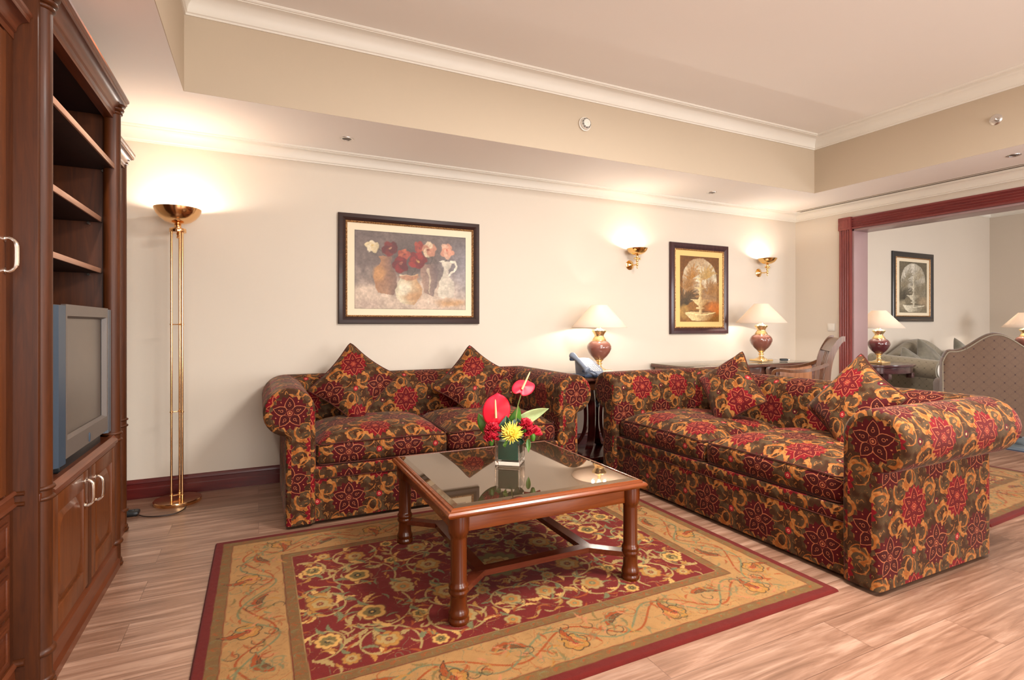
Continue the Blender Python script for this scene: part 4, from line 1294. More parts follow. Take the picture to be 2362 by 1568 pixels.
    iso(c.vn(13, 2, 31), 0.5, 0.014, RUST, 0.55, 0.09, 0.30); iso(c.vn(16, 2, 33), 0.47, 0.012, SAGE, 0.7, 0.09, 0.30); iso(c.vn(22, 2, 35), 0.55, 0.012, (120, 84, 46), 0.5, 0.09, 0.30)
    iso(c.vn(34, 2, 37), 0.5, 0.03, OLIVE, 0.6, 0.042, 0.083); iso(c.vn(34, 2, 38), 0.5, 0.03, RUST, 0.4, 0.308, 0.348); iso(c.vn(34, 2, 39), 0.45, 0.02, SAGE, 0.5, 0.308, 0.348)
    iso(c.vn(9, 2, 41), 0.5, 0.007, (160, 112, 62), 0.6, 0.355, 9); iso(c.vn(11, 2, 43), 0.52, 0.006, SAGE, 0.5, 0.355, 9)
    border = c.c.copy()
    # field: mirrored vine scrolls with blossoms
    cx, cy = w / 2, h / 2; fw, fh = w / 2 - 0.37, h / 2 - 0.37
    def mir(fn):
        for a in (1, -1):
            for b_ in (1, -1): fn(a, b_)
    vines = []
    for (x0, y0, r0, a0, tr) in ((0.30, 0.14, 0.15, PI, -4.6), (0.30, 0.34, 0.13, 0.2, 4.4), (0.62, 0.16, 0.15, 2.6, -4.4), (0.62, 0.40, 0.12, 3.6, 4.4), (0.08, 0.33, 0.10, -1.2, 4.0), (0.83, 0.30, 0.10, 2.0, 4.2), (0.80, 0.05, 0.10, 3.4, -3.6)):
        pts = [(x0 + r0 * (1 - 0.55 * t_) * math.cos(a0 + tr * t_), y0 + r0 * (1 - 0.55 * t_) * math.sin(a0 + tr * t_)) for t_ in np.linspace(-0.25, 1, 26)]
        vines.append((pts, x0, y0, r0))
    def clampf(x, y): return (max(-fw, min(fw, x)), max(-fh, min(fh, y)))
    def dv(a, b_):
        for pts, x0, y0, r0 in vines:
            pp = [(cx + a * clampf(*p)[0], cy + b_ * clampf(*p)[1]) for p in pts]
            c.stroke(pp, 0.0042, BEIGE, 0.95)
            for i in range(2, len(pp) - 2, 3):
                dx, dy = pp[i + 1][0] - pp[i][0], pp[i + 1][1] - pp[i][1]; an = math.atan2(dy, dx)
                rg2 = np.random.RandomState(i * 7 + int(x0 * 100)); sd = 1 if i % 2 else -1
                L = 0.045 + 0.045 * rg2.rand()
                c.leaf(pp[i][0], pp[i][1], an + sd * 0.9, L, 0.010 + 0.006 * rg2.rand(), (GOLD, BEIGE, SAGE, (196, 150, 84))[rg2.randint(4)], (110, 60, 34) if i % 2 else None, 0.5)
    mir(dv)
    def df(a, b_):
        for k, (x0, y0, R) in enumerate(((0.30, 0.14, 0.062), (0.30, 0.35, 0.055), (0.62, 0.17, 0.058), (0.60, 0.38, 0.052), (0.08, 0.32, 0.046), (0.80, 0.30, 0.050), (0.80, 0.02, 0.054), (0.46, 0.02, 0.050), (0.45, 0.26, 0.036), (0.74, 0.44, 0.034), (0.14, 0.46, 0.036), (0.43, 0.46, 0.034), (0.85, 0.44, 0.030), (0.16, 0.20, 0.034))):
            if x0 > fw - 0.01 or y0 > fh - 0.01: continue
            c.flower(cx + a * x0, cy + b_ * y0, R, (6, 8, 5, 7)[k % 4], (GOLD, BEIGE, (198, 150, 80))[k % 3], (BEIGE, (170, 112, 52), OLIVE)[k % 3], ((120, 60, 40), SAGE, DARKG)[k % 3], (112, 64, 34), ph=k)
            c.leaf(cx + a * x0, cy + b_ * (y0 - R), -PI / 2 * b_ + 0.5, R * 1.3, 0.012, SAGE, None, 0.4)
    mir(df)
    for k in range(130):
        x0, y0 = rg.rand() * fw, rg.rand() * fh; L = 0.035 + rg.rand() * 0.035; a0 = rg.rand() * 6.28; cc = (GOLD, BEIGE, SAGE, RUST)[rg.randint(4)]
        if abs(x0) < 0.13 and abs(y0) < 0.13: continue
        def dl(a, b_):
            an = math.atan2(math.sin(a0) * b_, math.cos(a0) * a)
            c.leaf(cx + a * x0, cy + b_ * y0, an, L, 0.008, cc, None, 0.4, 0.9)
        mir(dl)
    c.c = np.where((d < 0.353)[..., None], border, c.c)
    c.flower(cx, cy, 0.13, 12, OLIVE, (166, 138, 78), (150, 96, 44), (120, 60, 30)); c.flower(cx, cy, 0.055, 8, GOLD, BEIGE, SAGE, RUST)
    for k in range(8):
        a = k * PI / 4; c.leaf(cx + 0.135 * math.cos(a), cy + 0.135 * math.sin(a), a, 0.05, 0.014, BEIGE, RUST, 0.3)
    c.c *= (0.76 + 0.2 * n)[..., None]
    return c
def rug(name, loc, rz, w, h, label, res, **k):
    t = thing(name, loc, label, 'rug', rz)
    c = rug_canvas(w, h, res, **k)
    hh = 0.0115
    edge = np.minimum(np.minimum(c.X, w - c.X), np.minimum(c.Y, h - c.Y))
    nz = (c.vn(60, 2, 9) - 0.5) * 0.0012
    def fn(X, Y): return (X - w / 2, Y - h / 2, hh * np.minimum(1, np.sqrt(np.clip(edge / 0.008, 0, 1))) + nz * (edge > 0.01) + 0.0005)
    c.mesh('pile', M['rug'], t, fn)
    B().box(-w / 2 + 0.002, w / 2 - 0.002, -h / 2 + 0.002, h / 2 - 0.002, 0.0, 0.004).build('backing', M['piping'], t, smooth=False)
    return t
rug('rug', ((RX0 + RX1) / 2, (RY0 + RY1) / 2, 0), 0.0, RX1 - RX0, RY1 - RY0, 'crimson floral rug with cream border under the coffee table', 0.0036)
rug('rug', (4.52, 2.24, 0), math.radians(3.0), 1.62, 1.32, 'floral rug behind the right sofa, towards the wide opening', 0.008, seed=5)

# ------------------------------------------------------------------ framed pictures
def picture(label, x0, x1, z0_, z1_, fr, px0, px1, pz0, pz1, m_frame, m_mat, canvas, y=D, group=None):
    w, h = x1 - x0, z1_ - z0_
    t = thing('framed_picture', ((x0 + x1) / 2, y, (z0_ + z1_) / 2), label, 'picture', group=group)
    hx, hz = w / 2, h / 2
    b = B()
    prof = [(0.0, -0.002), (0.0, -0.022), (0.006, -0.030), (fr * 0.45, -0.034), (fr * 0.72, -0.026), (fr * 0.80, -0.022), (fr - 0.013, -0.020), (fr - 0.013, -0.002)]
    n = len(prof); vs = []
    for sx, sz in ((-1, -1), (1, -1), (1, 1), (-1, 1)):
        for (o, yy) in prof: vs.append((sx * (hx - o), yy, sz * (hz - o)))
    fs = []
    for k in range(4):
        k2 = (k + 1) % 4
        for i in range(n - 1): fs.append((k * n + i, k2 * n + i, k2 * n + i + 1, k * n + i + 1))
    b.add(vs, fs); b.build('frame', m_frame, t, angle=25)
    b = B(); prof = [(fr - 0.0135, -0.004), (fr - 0.0135, -0.023), (fr - 0.006, -0.027), (fr, -0.020), (fr, -0.004)]
    n = len(prof); vs = []
    for sx, sz in ((-1, -1), (1, -1), (1, 1), (-1, 1)):
        for (o, yy) in prof: vs.append((sx * (hx - o), yy, sz * (hz - o)))
    fs = []
    for k in range(4):
        k2 = (k + 1) % 4
        for i in range(n - 1): fs.append((k * n + i, k2 * n + i, k2 * n + i + 1, k * n + i + 1))
    b.add(vs, fs); b.build('gilt_slip', M['carved'], t, angle=25)
    b = B(); b.box(-hx + fr - 0.004, hx - fr + 0.004, -0.012, -0.004, -hz + fr - 0.004, hz - fr + 0.004)
    b.build('mount', m_mat, t, smooth=False)
    ox_, oz_ = px0 - (x0 + x1) / 2, pz0 - (z0_ + z1_) / 2
    canvas.mesh('print', M['print'], t, lambda X, Y: (X + ox_, np.full_like(X, -0.0128), Y + oz_))
    return t

def still_life(w, h):
    c = Canvas(w, h, 0.0030, 2); X, Y = c.X / w, c.Y / h
    n, n2, n3 = c.vn(9, 4, 1), c.vn(5, 3, 7), c.vn(60, 2, 3)
    top = lin((104, 88, 82)); bot = lin((194, 172, 152)); blu = lin((136, 132, 138))
    f = np.clip((0.52 - Y + (n - 0.5) * 0.35) / 0.30, 0, 1)[..., None]
    c.c = top * (1 - f) + bot * f
    g = np.clip((X - 0.72) * 3 * np.clip(1.3 - np.abs(Y - 0.55) * 2.5, 0, 1) * (0.5 + n2), 0, 0.7)[..., None]
    c.c = c.c * (1 - g) + blu * g
    g = np.clip((0.30 - X) * 2.4 * (n2), 0, 0.5)[..., None] * (Y > 0.3)[..., None]
    c.c = c.c * (1 - g) + lin((142, 126, 120)) * g
    c.c *= (0.72 + 0.56 * n)[..., None]
    # shadowy middle foliage
    c.ell(0.47 * w, 0.62 * h, 0.17 * w, 0.22 * h, (74, 60, 56), 0.9, a=0.75)
    # back left jar
    c.poly_rev(0.262 * w, [(0.19 * h, 0.075 * w), (0.24 * h, 0.085 * w), (0.40 * h, 0.098 * w), (0.50 * h, 0.092 * w), (0.555 * h, 0.062 * w), (0.60 * h, 0.056 * w), (0.69 * h, 0.064 * w), (0.695 * h, 0.06 * w)], (168, 118, 78), 0.006, 0.9, (118, 88, 76))
    c.ell(0.215 * w, 0.46 * h, 0.050 * w, 0.085 * h, (196, 142, 88), 0.7, a=0.7)
    # back right goblet
    c.poly_rev(0.655 * w, [(0.19 * h, 0.045 * w), (0.30 * h, 0.066 * w), (0.46 * h, 0.085 * w), (0.60 * h, 0.075 * w), (0.61 * h, 0.07 * w)], (150, 118, 100), 0.006, 0.85, (104, 88, 88))
    c.stroke([(0.645 * w, 0.56 * h), (0.655 * w, 0.38 * h), (0.66 * w, 0.22 * h)], 0.007, (196, 178, 150), 0.6)
    # ewer
    m = c.poly_rev(0.815 * w, [(0.155 * h, 0.05 * w), (0.19 * h, 0.078 * w), (0.30 * h, 0.086 * w), (0.38 * h, 0.072 * w), (0.46 * h, 0.034 * w), (0.54 * h, 0.026 * w), (0.60 * h, 0.034 * w), (0.665 * h, 0.05 * w), (0.67 * h, 0.045 * w)], (206, 196, 176), 0.006, 0.92, (188, 176, 160))
    c.stroke([(0.845 * w, 0.665 * h), (0.885 * w, 0.66 * h), (0.905 * w, 0.60 * h), (0.895 * w, 0.53 * h), (0.855 * w, 0.46 * h)], 0.008, (214, 206, 186), 0.95)
    c.leaf(0.79 * w, 0.655 * h, PI - 0.15, 0.035, 0.010, (214, 206, 186))
    # front bowl vase
    c.poly_rev(0.466 * w, [(0.055 * h, 0.055 * w), (0.09 * h, 0.082 * w), (0.18 * h, 0.118 * w), (0.26 * h, 0.130 * w), (0.33 * h, 0.112 * w), (0.37 * h, 0.082 * w), (0.42 * h, 0.078 * w), (0.455 * h, 0.092 * w), (0.462 * h, 0.085 * w)], (206, 194, 164), 0.006, 0.96, (182, 140, 96))
    c.ell(0.466 * w, 0.415 * h, 0.088 * w, 0.038 * h, (168, 112, 82), 0.3, a=0.8)
    c.ell(0.425 * w, 0.27 * h, 0.05 * w, 0.075 * h, (226, 216, 190), 0.9, a=0.7); c.ell(0.50 * w, 0.16 * h, 0.075 * w, 0.05 * h, (178, 128, 82), 0.9, a=0.6)
    c.ell(0.86 * w, 0.095 * h, 0.13 * w, 0.05 * h, (186, 140, 88), 1.0, a=0.8); c.ell(0.12 * w, 0.06 * h, 0.10 * w, 0.06 * h, (160, 136, 124), 1.0, a=0.5)
    # stems
    for x0, y0, x1, y1 in ((.17, .82, .26, .70), (.30, .80, .28, .70), (.42, .74, .46, .46), (.56, .68, .50, .46), (.66, .76, .66, .60), (.81, .76, .79, .66)):
        c.stroke([(x0 * w, y0 * h), ((x0 + x1) / 2 * w + .01, (y0 + y1) / 2 * h), (x1 * w, y1 * h)], 0.0025, (58, 56, 44), 0.8)
    def poppy(fx, fy, R, c1, c2, cc, ph):
        x, y = fx * w, fy * h
        for k in range(5):
            a = ph + k * 2 * PI / 5; c.ell(x + R * 0.45 * math.cos(a), y + R * 0.40 * math.sin(a), R * 0.60, R * 0.50, c1 if k % 2 else c2, 0.22, a)
        for k in range(14):
            a = ph + k * 0.45; c.stroke([(x + R * .25 * math.cos(a), y + R * .25 * math.sin(a)), (x + R * .85 * math.cos(a), y + R * .8 * math.sin(a))], 0.0012, c2, 0.5)
        c.ell(x, y, R * 0.17, R * 0.15, cc, 0.5)
    poppy(.148, .80, .048, (216, 200, 168), (202, 182, 142), (196, 168, 110), 0.3)
    poppy(.295, .80, .062, (112, 32, 28), (88, 24, 26), (170, 120, 90), 0.9)
    poppy(.420, .715, .048, (178, 92, 62), (150, 66, 48), (110, 50, 40), 0.2)
    poppy(.555, .835, .046, (166, 70, 48), (142, 52, 40), (110, 50, 40), 1.2)
    poppy(.645, .80, .058, (206, 180, 148), (178, 122, 96), (130, 70, 50), 0.5)
    poppy(.545, .665, .072, (140, 34, 28), (112, 24, 24), (176, 128, 70), 0.1)
    poppy(.395, .585, .064, (122, 26, 26), (96, 20, 24), (150, 80, 60), 0.7)
    poppy(.815, .795, .056, (208, 164, 138), (196, 138, 112), (180, 100, 80), 1.0)
    c.warp(0.022, 16, 60, 0.16)
    c.c *= (0.82 + 0.30 * n3)[..., None] * (0.8 + 0.4 * c.vn(28, 2, 77))[..., None]
    c.c[:, :2] *= 0.6; c.c[:, -2:] *= 0.6; c.c[:2] *= 0.6; c.c[-2:] *= 0.6
    return c
def fountain(w, h, warm=True):
    c = Canvas(w, h, 0.0036, 4); X, Y = c.X / w, c.Y / h
    n, n2, n3 = c.vn(8, 4, 21), c.vn(14, 3, 23), c.vn(70, 2, 5)
    P = dict(bg=(112, 70, 24), sky=(206, 196, 168), mid=(160, 108, 40), dk=(58, 46, 24), st=(232, 208, 150), sh=(150, 104, 50), pale=(178, 140, 72), orange=(190, 104, 30)) if warm else \
        dict(bg=(104, 96, 78), sky=(210, 204, 188), mid=(138, 128, 104), dk=(66, 62, 50), st=(222, 214, 190), sh=(128, 118, 96), pale=(164, 152, 126), orange=(160, 140, 112))
    c.c[:] = lin(P['bg'])
    # arch opening
    R = 0.44; r = np.hypot((X - 0.5) / R, (Y - 0.66) / (0.32)); m = np.clip((1 - r) / 0.04, 0, 1) * (Y >= 0.66) + (np.abs(X - 0.5) < R) * (Y < 0.66) * (Y > 0.3)
    m = np.clip(m, 0, 1)[..., None]; g = np.clip(0.5 + (n - 0.5) * 3, 0, 1)[..., None]
    sky = lin(P['sky']) * (1 - g * 0.6) + lin(P['mid']) * g * 0.6
    c.c = c.c * (1 - m) + sky * m
    f = np.clip((0.66 - Y + (n2 - 0.5) * 0.25) * 5, 0, 1)[..., None] * 0.85
    c.c = c.c * (1 - f) + (lin(P['mid']) * n[..., None] + lin(P['bg']) * (1 - n[..., None])) * f
    rg = np.random.RandomState(8)
    # palms
    for (bx, by, k, L, cc) in ((0.16, 0.25, 12, 0.30, P['dk']), (0.22, 0.52, 9, 0.22, P['sh']), (0.84, 0.45, 10, 0.24, P['sh']), (0.35, 0.68, 8, 0.2, P['mid']), (0.72, 0.68, 9, 0.22, P['pale'])):
        for i in range(k):
            a = PI * (0.08 + 0.84 * i / (k - 1)); c.leaf(bx * w, by * h, a, L * h * (0.8 + 0.4 * rg.rand()), 0.020, cc, None, 0.5, 0.72)
    c.ell(0.88 * w, 0.2 * h, 0.2 * w, 0.10 * h, P['orange'], 0.8, a=0.8)
    c.ell(0.10 * w, 0.15 * h, 0.12 * w, 0.10 * h, P['pale'], 0.5, a=0.6)
    cx = 0.52 * w
    def rev(prof, a=0.95): c.poly_rev(cx, [(y * h, q * w) for y, q in prof], P['st'], 0.004, a, P['sh'])
    rev([(0.02, 0.22), (0.06, 0.30), (0.11, 0.37), (0.125, 0.40), (0.15, 0.40), (0.151, 0.38)])
    c.stroke([(cx - .38 * w, .145 * h), (cx - .2 * w, .115 * h), (cx, .105 * h), (cx + .2 * w, .115 * h), (cx + .38 * w, .145 * h)], 0.0045, P['st'])
    c.ell(cx, 0.158 * h, 0.33 * w, 0.014 * h, P['dk'], 0.5, a=0.5)
    rev([(0.12, 0.05), (0.19, 0.04), (0.195, 0.12), (0.215, 0.11), (0.22, 0.05), (0.24, 0.06), (0.27, 0.13), (0.30, 0.17), (0.325, 0.21), (0.335, 0.27), (0.345, 0.26)])
    for k in range(7): c.stroke([(cx + (k - 3) * .055 * w, .33 * h), (cx + (k - 3) * .028 * w, .245 * h)], 0.0016, P['sh'], 0.7)
    rev([(0.33, 0.07), (0.37, 0.05), (0.40, 0.03), (0.43, 0.05), (0.44, 0.08), (0.455, 0.03), (0.50, 0.08), (0.515, 0.16), (0.525, 0.15)])
    rev([(0.52, 0.05), (0.56, 0.035), (0.60, 0.02), (0.645, 0.05), (0.665, 0.13), (0.672, 0.12)])
    rev([(0.67, 0.03), (0.70, 0.02), (0.73, 0.015), (0.78, 0.004)])
    c.warp(0.006, 22, 70, 0.16)
    c.c *= (0.72 + 0.5 * n3)[..., None] * (0.74 + 0.5 * c.vn(18, 3, 79))[..., None]
    return c
x0, x1, z0_, z1_ = 0.546, 1.702, 1.154, 2.005
picture('large landscape framed still life of poppies and jars above the back wall sofa', x0, x1, z0_, z1_, 0.068, 0.668, 1.580, 1.272, 1.882, M['frame_dk'], M['mat_cream'], still_life(0.912, 0.610))
x0, x1, z0_, z1_ = 3.812, 4.628, 1.050, 2.000
picture('golden fountain print in plum frame hanging between the two wall sconces', x0, x1, z0_, z1_, 0.075, x0 + 0.138, x1 - 0.128, z0_ + 0.128, z1_ - 0.132, M['frame_plum'], M['mat_gold'], fountain(x1 - x0 - 0.266, z1_ - z0_ - 0.260))
x0, x1, z0_, z1_ = 7.665, 8.632, 1.186, 2.139
picture('grey fountain print in black frame on the wall of the room beyond', x0, x1, z0_, z1_, 0.085, x0 + 0.165, x1 - 0.145, z0_ + 0.125, z1_ - 0.130, M['frame_black'], M['mat_cream'], fountain(x1 - x0 - 0.310, z1_ - z0_ - 0.255, False))

# ------------------------------------------------------------------ lamps
WARM = (1.0, 0.90, 0.80)
def table_lamp(loc, s, label, ceramic, power):
    t = thing('table_lamp', loc, label, 'lamp', group='urn shaped table lamps')
    def sc_(p): return [(r * s, z * s) for r, z in p]
    b = B(); b.box(-0.082 * s, 0.082 * s, -0.082 * s, 0.082 * s, 0, 0.024 * s, 0.003)
    b.lathe(sc_([(0.0, 0.022), (0.062, 0.022), (0.060, 0.030), (0.045, 0.036), (0.030, 0.044), (0.022, 0.058), (0.019, 0.070), (0.028, 0.075), (0.030, 0.080), (0.022, 0.085), (0.021, 0.092), (0.028, 0.102), (0.038, 0.110), (0.042, 0.118), (0.038, 0.122), (0, 0.122)]), n=36)
    b.build('foot', M['gilt'], t, angle=50)
    b = B(); b.lathe(sc_([(0.026, 0.108), (0.044, 0.120), (0.074, 0.148), (0.098, 0.182), (0.1125, 0.218), (0.1115, 0.240), (0.100, 0.264), (0.080, 0.282), (0.064, 0.290), (0.0, 0.290)]), n=48)
    b.build('urn', ceramic, t, angle=60)
    b = B(); b.lathe(sc_([(0.0, 0.284), (0.066, 0.287), (0.065, 0.295), (0.054, 0.312), (0.044, 0.326), (0.041, 0.334), (0.046, 0.346), (0.058, 0.364), (0.066, 0.374), (0.066, 0.382), (0.054, 0.390), (0.030, 0.398), (0.016, 0.408), (0.014, 0.44), (0.0, 0.44)]), n=36)
    b.build('collar', M['gilt'], t, angle=50)
    b = B(); b.lathe(sc_([(0.252, 0.410), (0.254, 0.413), (0.163, 0.514), (0.074, 0.613), (0.072, 0.616), (0.070, 0.614), (0.161, 0.512), (0.250, 0.410), (0.252, 0.410)]), n=56)
    b.build('lamp_shade', M['shade'], t, angle=60)
    b = B(); b.lathe(sc_([(0.0, 0.44), (0.012, 0.442), (0.014, 0.46), (0.026, 0.49), (0.028, 0.51), (0.018, 0.53), (0.0, 0.538)]), n=20)
    b.build('bulb', M['white_plastic'], t)
    for k in range(3):
        a = k * 2 * PI / 3; B().tube([(0.0, 0.0, 0.602 * s), (0.074 * s * math.cos(a), 0.074 * s * math.sin(a), 0.606 * s)], 0.0015, 5).build('spider_arm', M['gilt'], t)
    for dx, dy in ((0.062, 0), (-0.031, 0.054), (-0.031, -0.054)):
        l = point('lamp_light', (loc[0] + dx * s, loc[1] + dy * s, loc[2] + 0.478 * s), power / 3, WARM, 0.012)
    return t
table_lamp((2.757, 3.955, 0.722), 0.975, 'table lamp on the side table between the two sofas, behind the telephone', M['ceramic'], 6)
table_lamp((4.748, 3.885, 0.764), 0.975, 'table lamp on the writing desk, right of the golden fountain print', M['ceramic'], 6)
table_lamp((6.43, 3.68, 0.702), 0.985, 'dark plum urn lamp just past the opening, partly hidden by its jamb', M['ceramic_dk'], 6)
table_lamp((9.42, 3.50, 0.702), 0.985, 'table lamp cut by the right edge of the photo, behind the armchair', M['ceramic'], 6)

def sconce(x, label):
    t = thing('wall_sconce', (x, D, 1.735), label, 'wall light', group='brass bowl wall sconces')
    b = B(); b.lathe([(0.0, 0.0), (0.046, 0.0), (0.047, 0.006), (0.040, 0.010), (0.036, 0.012), (0.032, 0.018), (0.020, 0.022), (0.012, 0.028), (0.0, 0.034)], (0, 0, 0), 32, axis='y')
    b.build('backplate', M['brass'], t, angle=50)
    b = B(); b.tube([(0, -0.02, 0), (0, -0.05, -0.004), (0, -0.09, -0.006), (0, -0.118, 0.0)], 0.006, 10)
    b.build('arm', M['brass'], t)
    b = B(); b.lathe([(0, -0.045), (0.004, -0.042), (0.007, -0.034), (0.004, -0.026), (0.008, -0.018), (0.012, -0.006), (0.010, 0.004), (0.006, 0.012), (0.011, 0.022), (0.014, 0.032), (0.010, 0.042), (0.007, 0.050), (0.012, 0.058), (0.014, 0.066), (0.009, 0.074), (0.014, 0.084), (0.024, 0.090), (0.0, 0.090)], (0, -0.118, 0), 20)
    b.build('stem', M['brass'], t, angle=60)
    for sx in (-1, 1):
        b = B(); b.lathe([(0, 0.008), (0.005, 0.010), (0.005, 0.020), (0.010, 0.026), (0.010, 0.034), (0, 0.038)] if sx < 0 else [(0, -0.038), (0.010, -0.034), (0.010, -0.026), (0.005, -0.020), (0.005, -0.010), (0, -0.008)], (0, -0.118, 0.052), 14, axis='x')
        b.build('knob', M['brass'], t)
    b = B(); out = [(0.018, 0.086), (0.045, 0.093), (0.070, 0.106), (0.088, 0.124), (0.098, 0.144), (0.1005, 0.150)]
    b.lathe(out + [(0.0985, 0.1505)] + [(r - 0.0022, z + 0.001) for r, z in reversed(out[:-1])], (0, -0.118, 0), 44)
    b.build('bowl', M['brass'], t, angle=60)
    b = B(); b.lathe([(0, 0.090), (0.010, 0.092), (0.012, 0.12), (0.008, 0.134), (0, 0.136)], (0, -0.118, 0), 14); b.build('bulb', M['white_plastic'], t)
    for dx in (-0.035, 0.035): point('sconce_light', (x + dx * 0.6, D - 0.118, 1.735 + 0.114), 3.0, WARM, 0.012)
sconce(3.309, 'brass bowl wall sconce left of the golden fountain print')
sconce(5.125, 'brass bowl wall sconce right of the golden fountain print')

t = thing('floor_lamp', (-0.473, 4.040, 0), 'tall brass floor lamp with three thin poles and an uplight bowl', 'lamp')
b = B(); b.lathe([(0.0, 0.0), (0.134, 0.0), (0.136, 0.004), (0.136, 0.018), (0.133, 0.022), (0.0, 0.024)], n=64); b.build('base', M['brass_pink'], t, angle=35)
for k in range(3):
    a = math.radians(200 + 120 * k); x, y = 0.036 * math.cos(a), 0.036 * math.sin(a)
    B().tube([(x, y, 0.02), (x, y, 1.76)], 0.0068, 14).build('pole', M['brass_pink'], t)
for z in (0.045, 0.585, 1.150):
    b = B()
    for k in range(3):
        a = math.radians(200 + 120 * k); x, y = 0.036 * math.cos(a), 0.036 * math.sin(a)
        b.lathe([(0.0068, -0.006), (0.0095, -0.004), (0.0095, 0.004), (0.0068, 0.006)], (x, y, z), 14)
        b.tube([(0, 0, z), (x, y, z)], 0.0035, 8)
    b.build('spacer', M['brass_pink'], t)
b = B(); b.lathe([(0, 1.745), (0.046, 1.745), (0.048, 1.748), (0.048, 1.768), (0.046, 1.771), (0.020, 1.772), (0.020, 1.798), (0.017, 1.802), (0.0, 1.802)], n=40)
b.lathe([(0, 1.706), (0.006, 1.709), (0.008, 1.716), (0.004, 1.722), (0.006, 1.728), (0.009, 1.734), (0.005, 1.745), (0, 1.745)], n=14)
b.build('collar', M['brass_pink'], t, angle=40)
b = B(); out = [(0.012, 1.800), (0.042, 1.804), (0.074, 1.816), (0.102, 1.838), (0.122, 1.864), (0.133, 1.892), (0.135, 1.900)]
b.lathe(out + [(0.133, 1.9005)] + [(max(0.002, r - 0.0025), z + 0.0015) for r, z in reversed(out[:-1])], n=64); b.build('bowl', M['brass_pink'], t, angle=60)
b = B(); b.lathe([(0, 1.812), (0.016, 1.814), (0.016, 1.84), (0.008, 1.875), (0, 1.88)], n=16); b.build('bulb', M['white_plastic'], t)
cord = spline([(0.060, -0.142, 0.006), (0.055, -0.20, 0.006), (0.02, -0.26, 0.005), (-0.06, -0.275, 0.005), (-0.14, -0.24, 0.005), (-0.185, -0.205, 0.012)], 8)
B().tube(cord, 0.0035, 8).build('cord', M['cord'], t)
for k in range(3):
    a = k * 2 * PI / 3 + .4; point('uplight', (-0.473 + 0.03 * math.cos(a), 4.040 + 0.05 * math.sin(a), 1.868), 3.0, WARM, 0.015)
t = thing('foot_dimmer', (-0.700, 3.865, 0.0), 'small black foot dimmer on the floor beside the wall unit', 'switch')
b = B(); b.rbox(0, 0, 0.016, 0.050, 0.036, 0.015, 0.013, 6); b.build('housing', M['black'], t)
b = B(); b.rbox(0.010, 0, 0.030, 0.016, 0.012, 0.006, 0.005, 4); b.build('slider', M['black'], t)

# ------------------------------------------------------------------ ceiling and wall fittings
def downlight(x, y, label, power=0):
    t = thing('downlight', (x, y, ZS), label, 'light', group='recessed soffit spotlights')
    b = B(); b.lathe([(0.030, -0.0005), (0.031, -0.003), (0.040, -0.005), (0.046, -0.003), (0.047, 0.0), (0.030, 0.0)], n=32); b.build('ring', M['steel'], t)
    b = B(); b.lathe([(0, -0.0010), (0.031, -0.0010), (0.031, -0.0002), (0, -0.0002)], n=24); b.build('lens', M['tv_body'], t)
    if not power: return
    l = bpy.data.lights.new('spot_light', 'SPOT'); l.energy = power; l.color = (1.0, 0.92, 0.84); l.spot_size = math.radians(125); l.spot_blend = 0.9; l.shadow_soft_size = 0.04
    o = bpy.data.objects.new('spot_light', l); o.location = (x, y, ZS - 0.02); col.objects.link(o)
for nm, x, y, zc, w_ in (('unseen_fill_light', 2.2, 0.95, ZT, 0.95), ('unseen_fill_light', 8.0, 0.6, 2.93, 0.75)):  # plain housings added above the unseen overhead fill lights
    t = thing(nm, (x, y, zc), 'unseen added fill light of the ' + ('living room tray ceiling, above the photo edge' if x < 5 else 'room beyond, outside the photo'), 'light')
    b = B(); b.box(-w_ / 2, w_ / 2, -w_ / 2, w_ / 2, -0.07, -0.001, 0.01); b.build('housing', M['white_plastic'], t)
downlight(0.558, 3.851, 'recessed spotlight in the soffit above the large still life picture')
downlight(4.034, 3.869, 'recessed spotlight in the soffit above the golden fountain print')
downlight(5.238, 2.015, 'recessed spotlight in the soffit near the ceiling air slot', 25)
downlight(-0.445, 2.500, 'recessed spotlight above the wall unit, at the top edge of the photo', 45)
t = thing('air_diffuser', (5.635, 1.60, ZS), 'long slotted air diffuser in the soffit along the opening wall', 'vent')
b = B(); b.box(-0.058, 0.058, -2.5, 2.5, -0.002, 0.0, 0.0005); b.build('frame', M['crown'], t)
for k, xx in enumerate((-0.042, 0.004, 0.024, 0.044)):
    b = B(); b.box(xx - 0.006, xx + 0.006, -2.49, 2.49, -0.0028, -0.0018); b.build('slot', M['slot_dark'], t, smooth=False)
t = thing('smoke_detector', (2.268, TY1 - 0.003, 2.692), 'round white smoke detector on the tray ceiling side', 'smoke detector', rot=(0, 0, 0))
b = B(); b.lathe([(0, 0), (0.052, 0), (0.053, 0.004), (0.053, 0.014), (0.048, 0.016), (0, 0.016)], n=40, axis='y'); b.build('base', M['white_plastic'], t, angle=40)
b = B(); b.lathe([(0.046, 0.015), (0.046, 0.022), (0.040, 0.034), (0.030, 0.044), (0.024, 0.046), (0, 0.047)], n=40, axis='y'); b.build('dome', M['white_plastic'], t, angle=40)
for k in range(10):
    b = B()
    for r_, yy in ((0.0375, 0.0375), (0.0325, 0.0425)):
        vs = []
        for j in range(5):
            a = 2 * PI * (k + 0.1 + 0.8 * j / 4) / 10
            for dr in (-0.0014, 0.0018): vs.append(((r_ - dr) * math.cos(a), -(yy + dr * 0.8 + 0.0006), (r_ - dr) * math.sin(a)))
        b.add(vs, [(2 * j, 2 * j + 1, 2 * j + 3, 2 * j + 2) for j in range(4)])
    b.build('vent_slot', M['black'], t, smooth=False)
B().lathe([(0, 0.046), (0.004, 0.0475), (0, 0.0485)], (0.0, 0, 0.0), 12, axis='y').build('indicator', M['steel'], t)
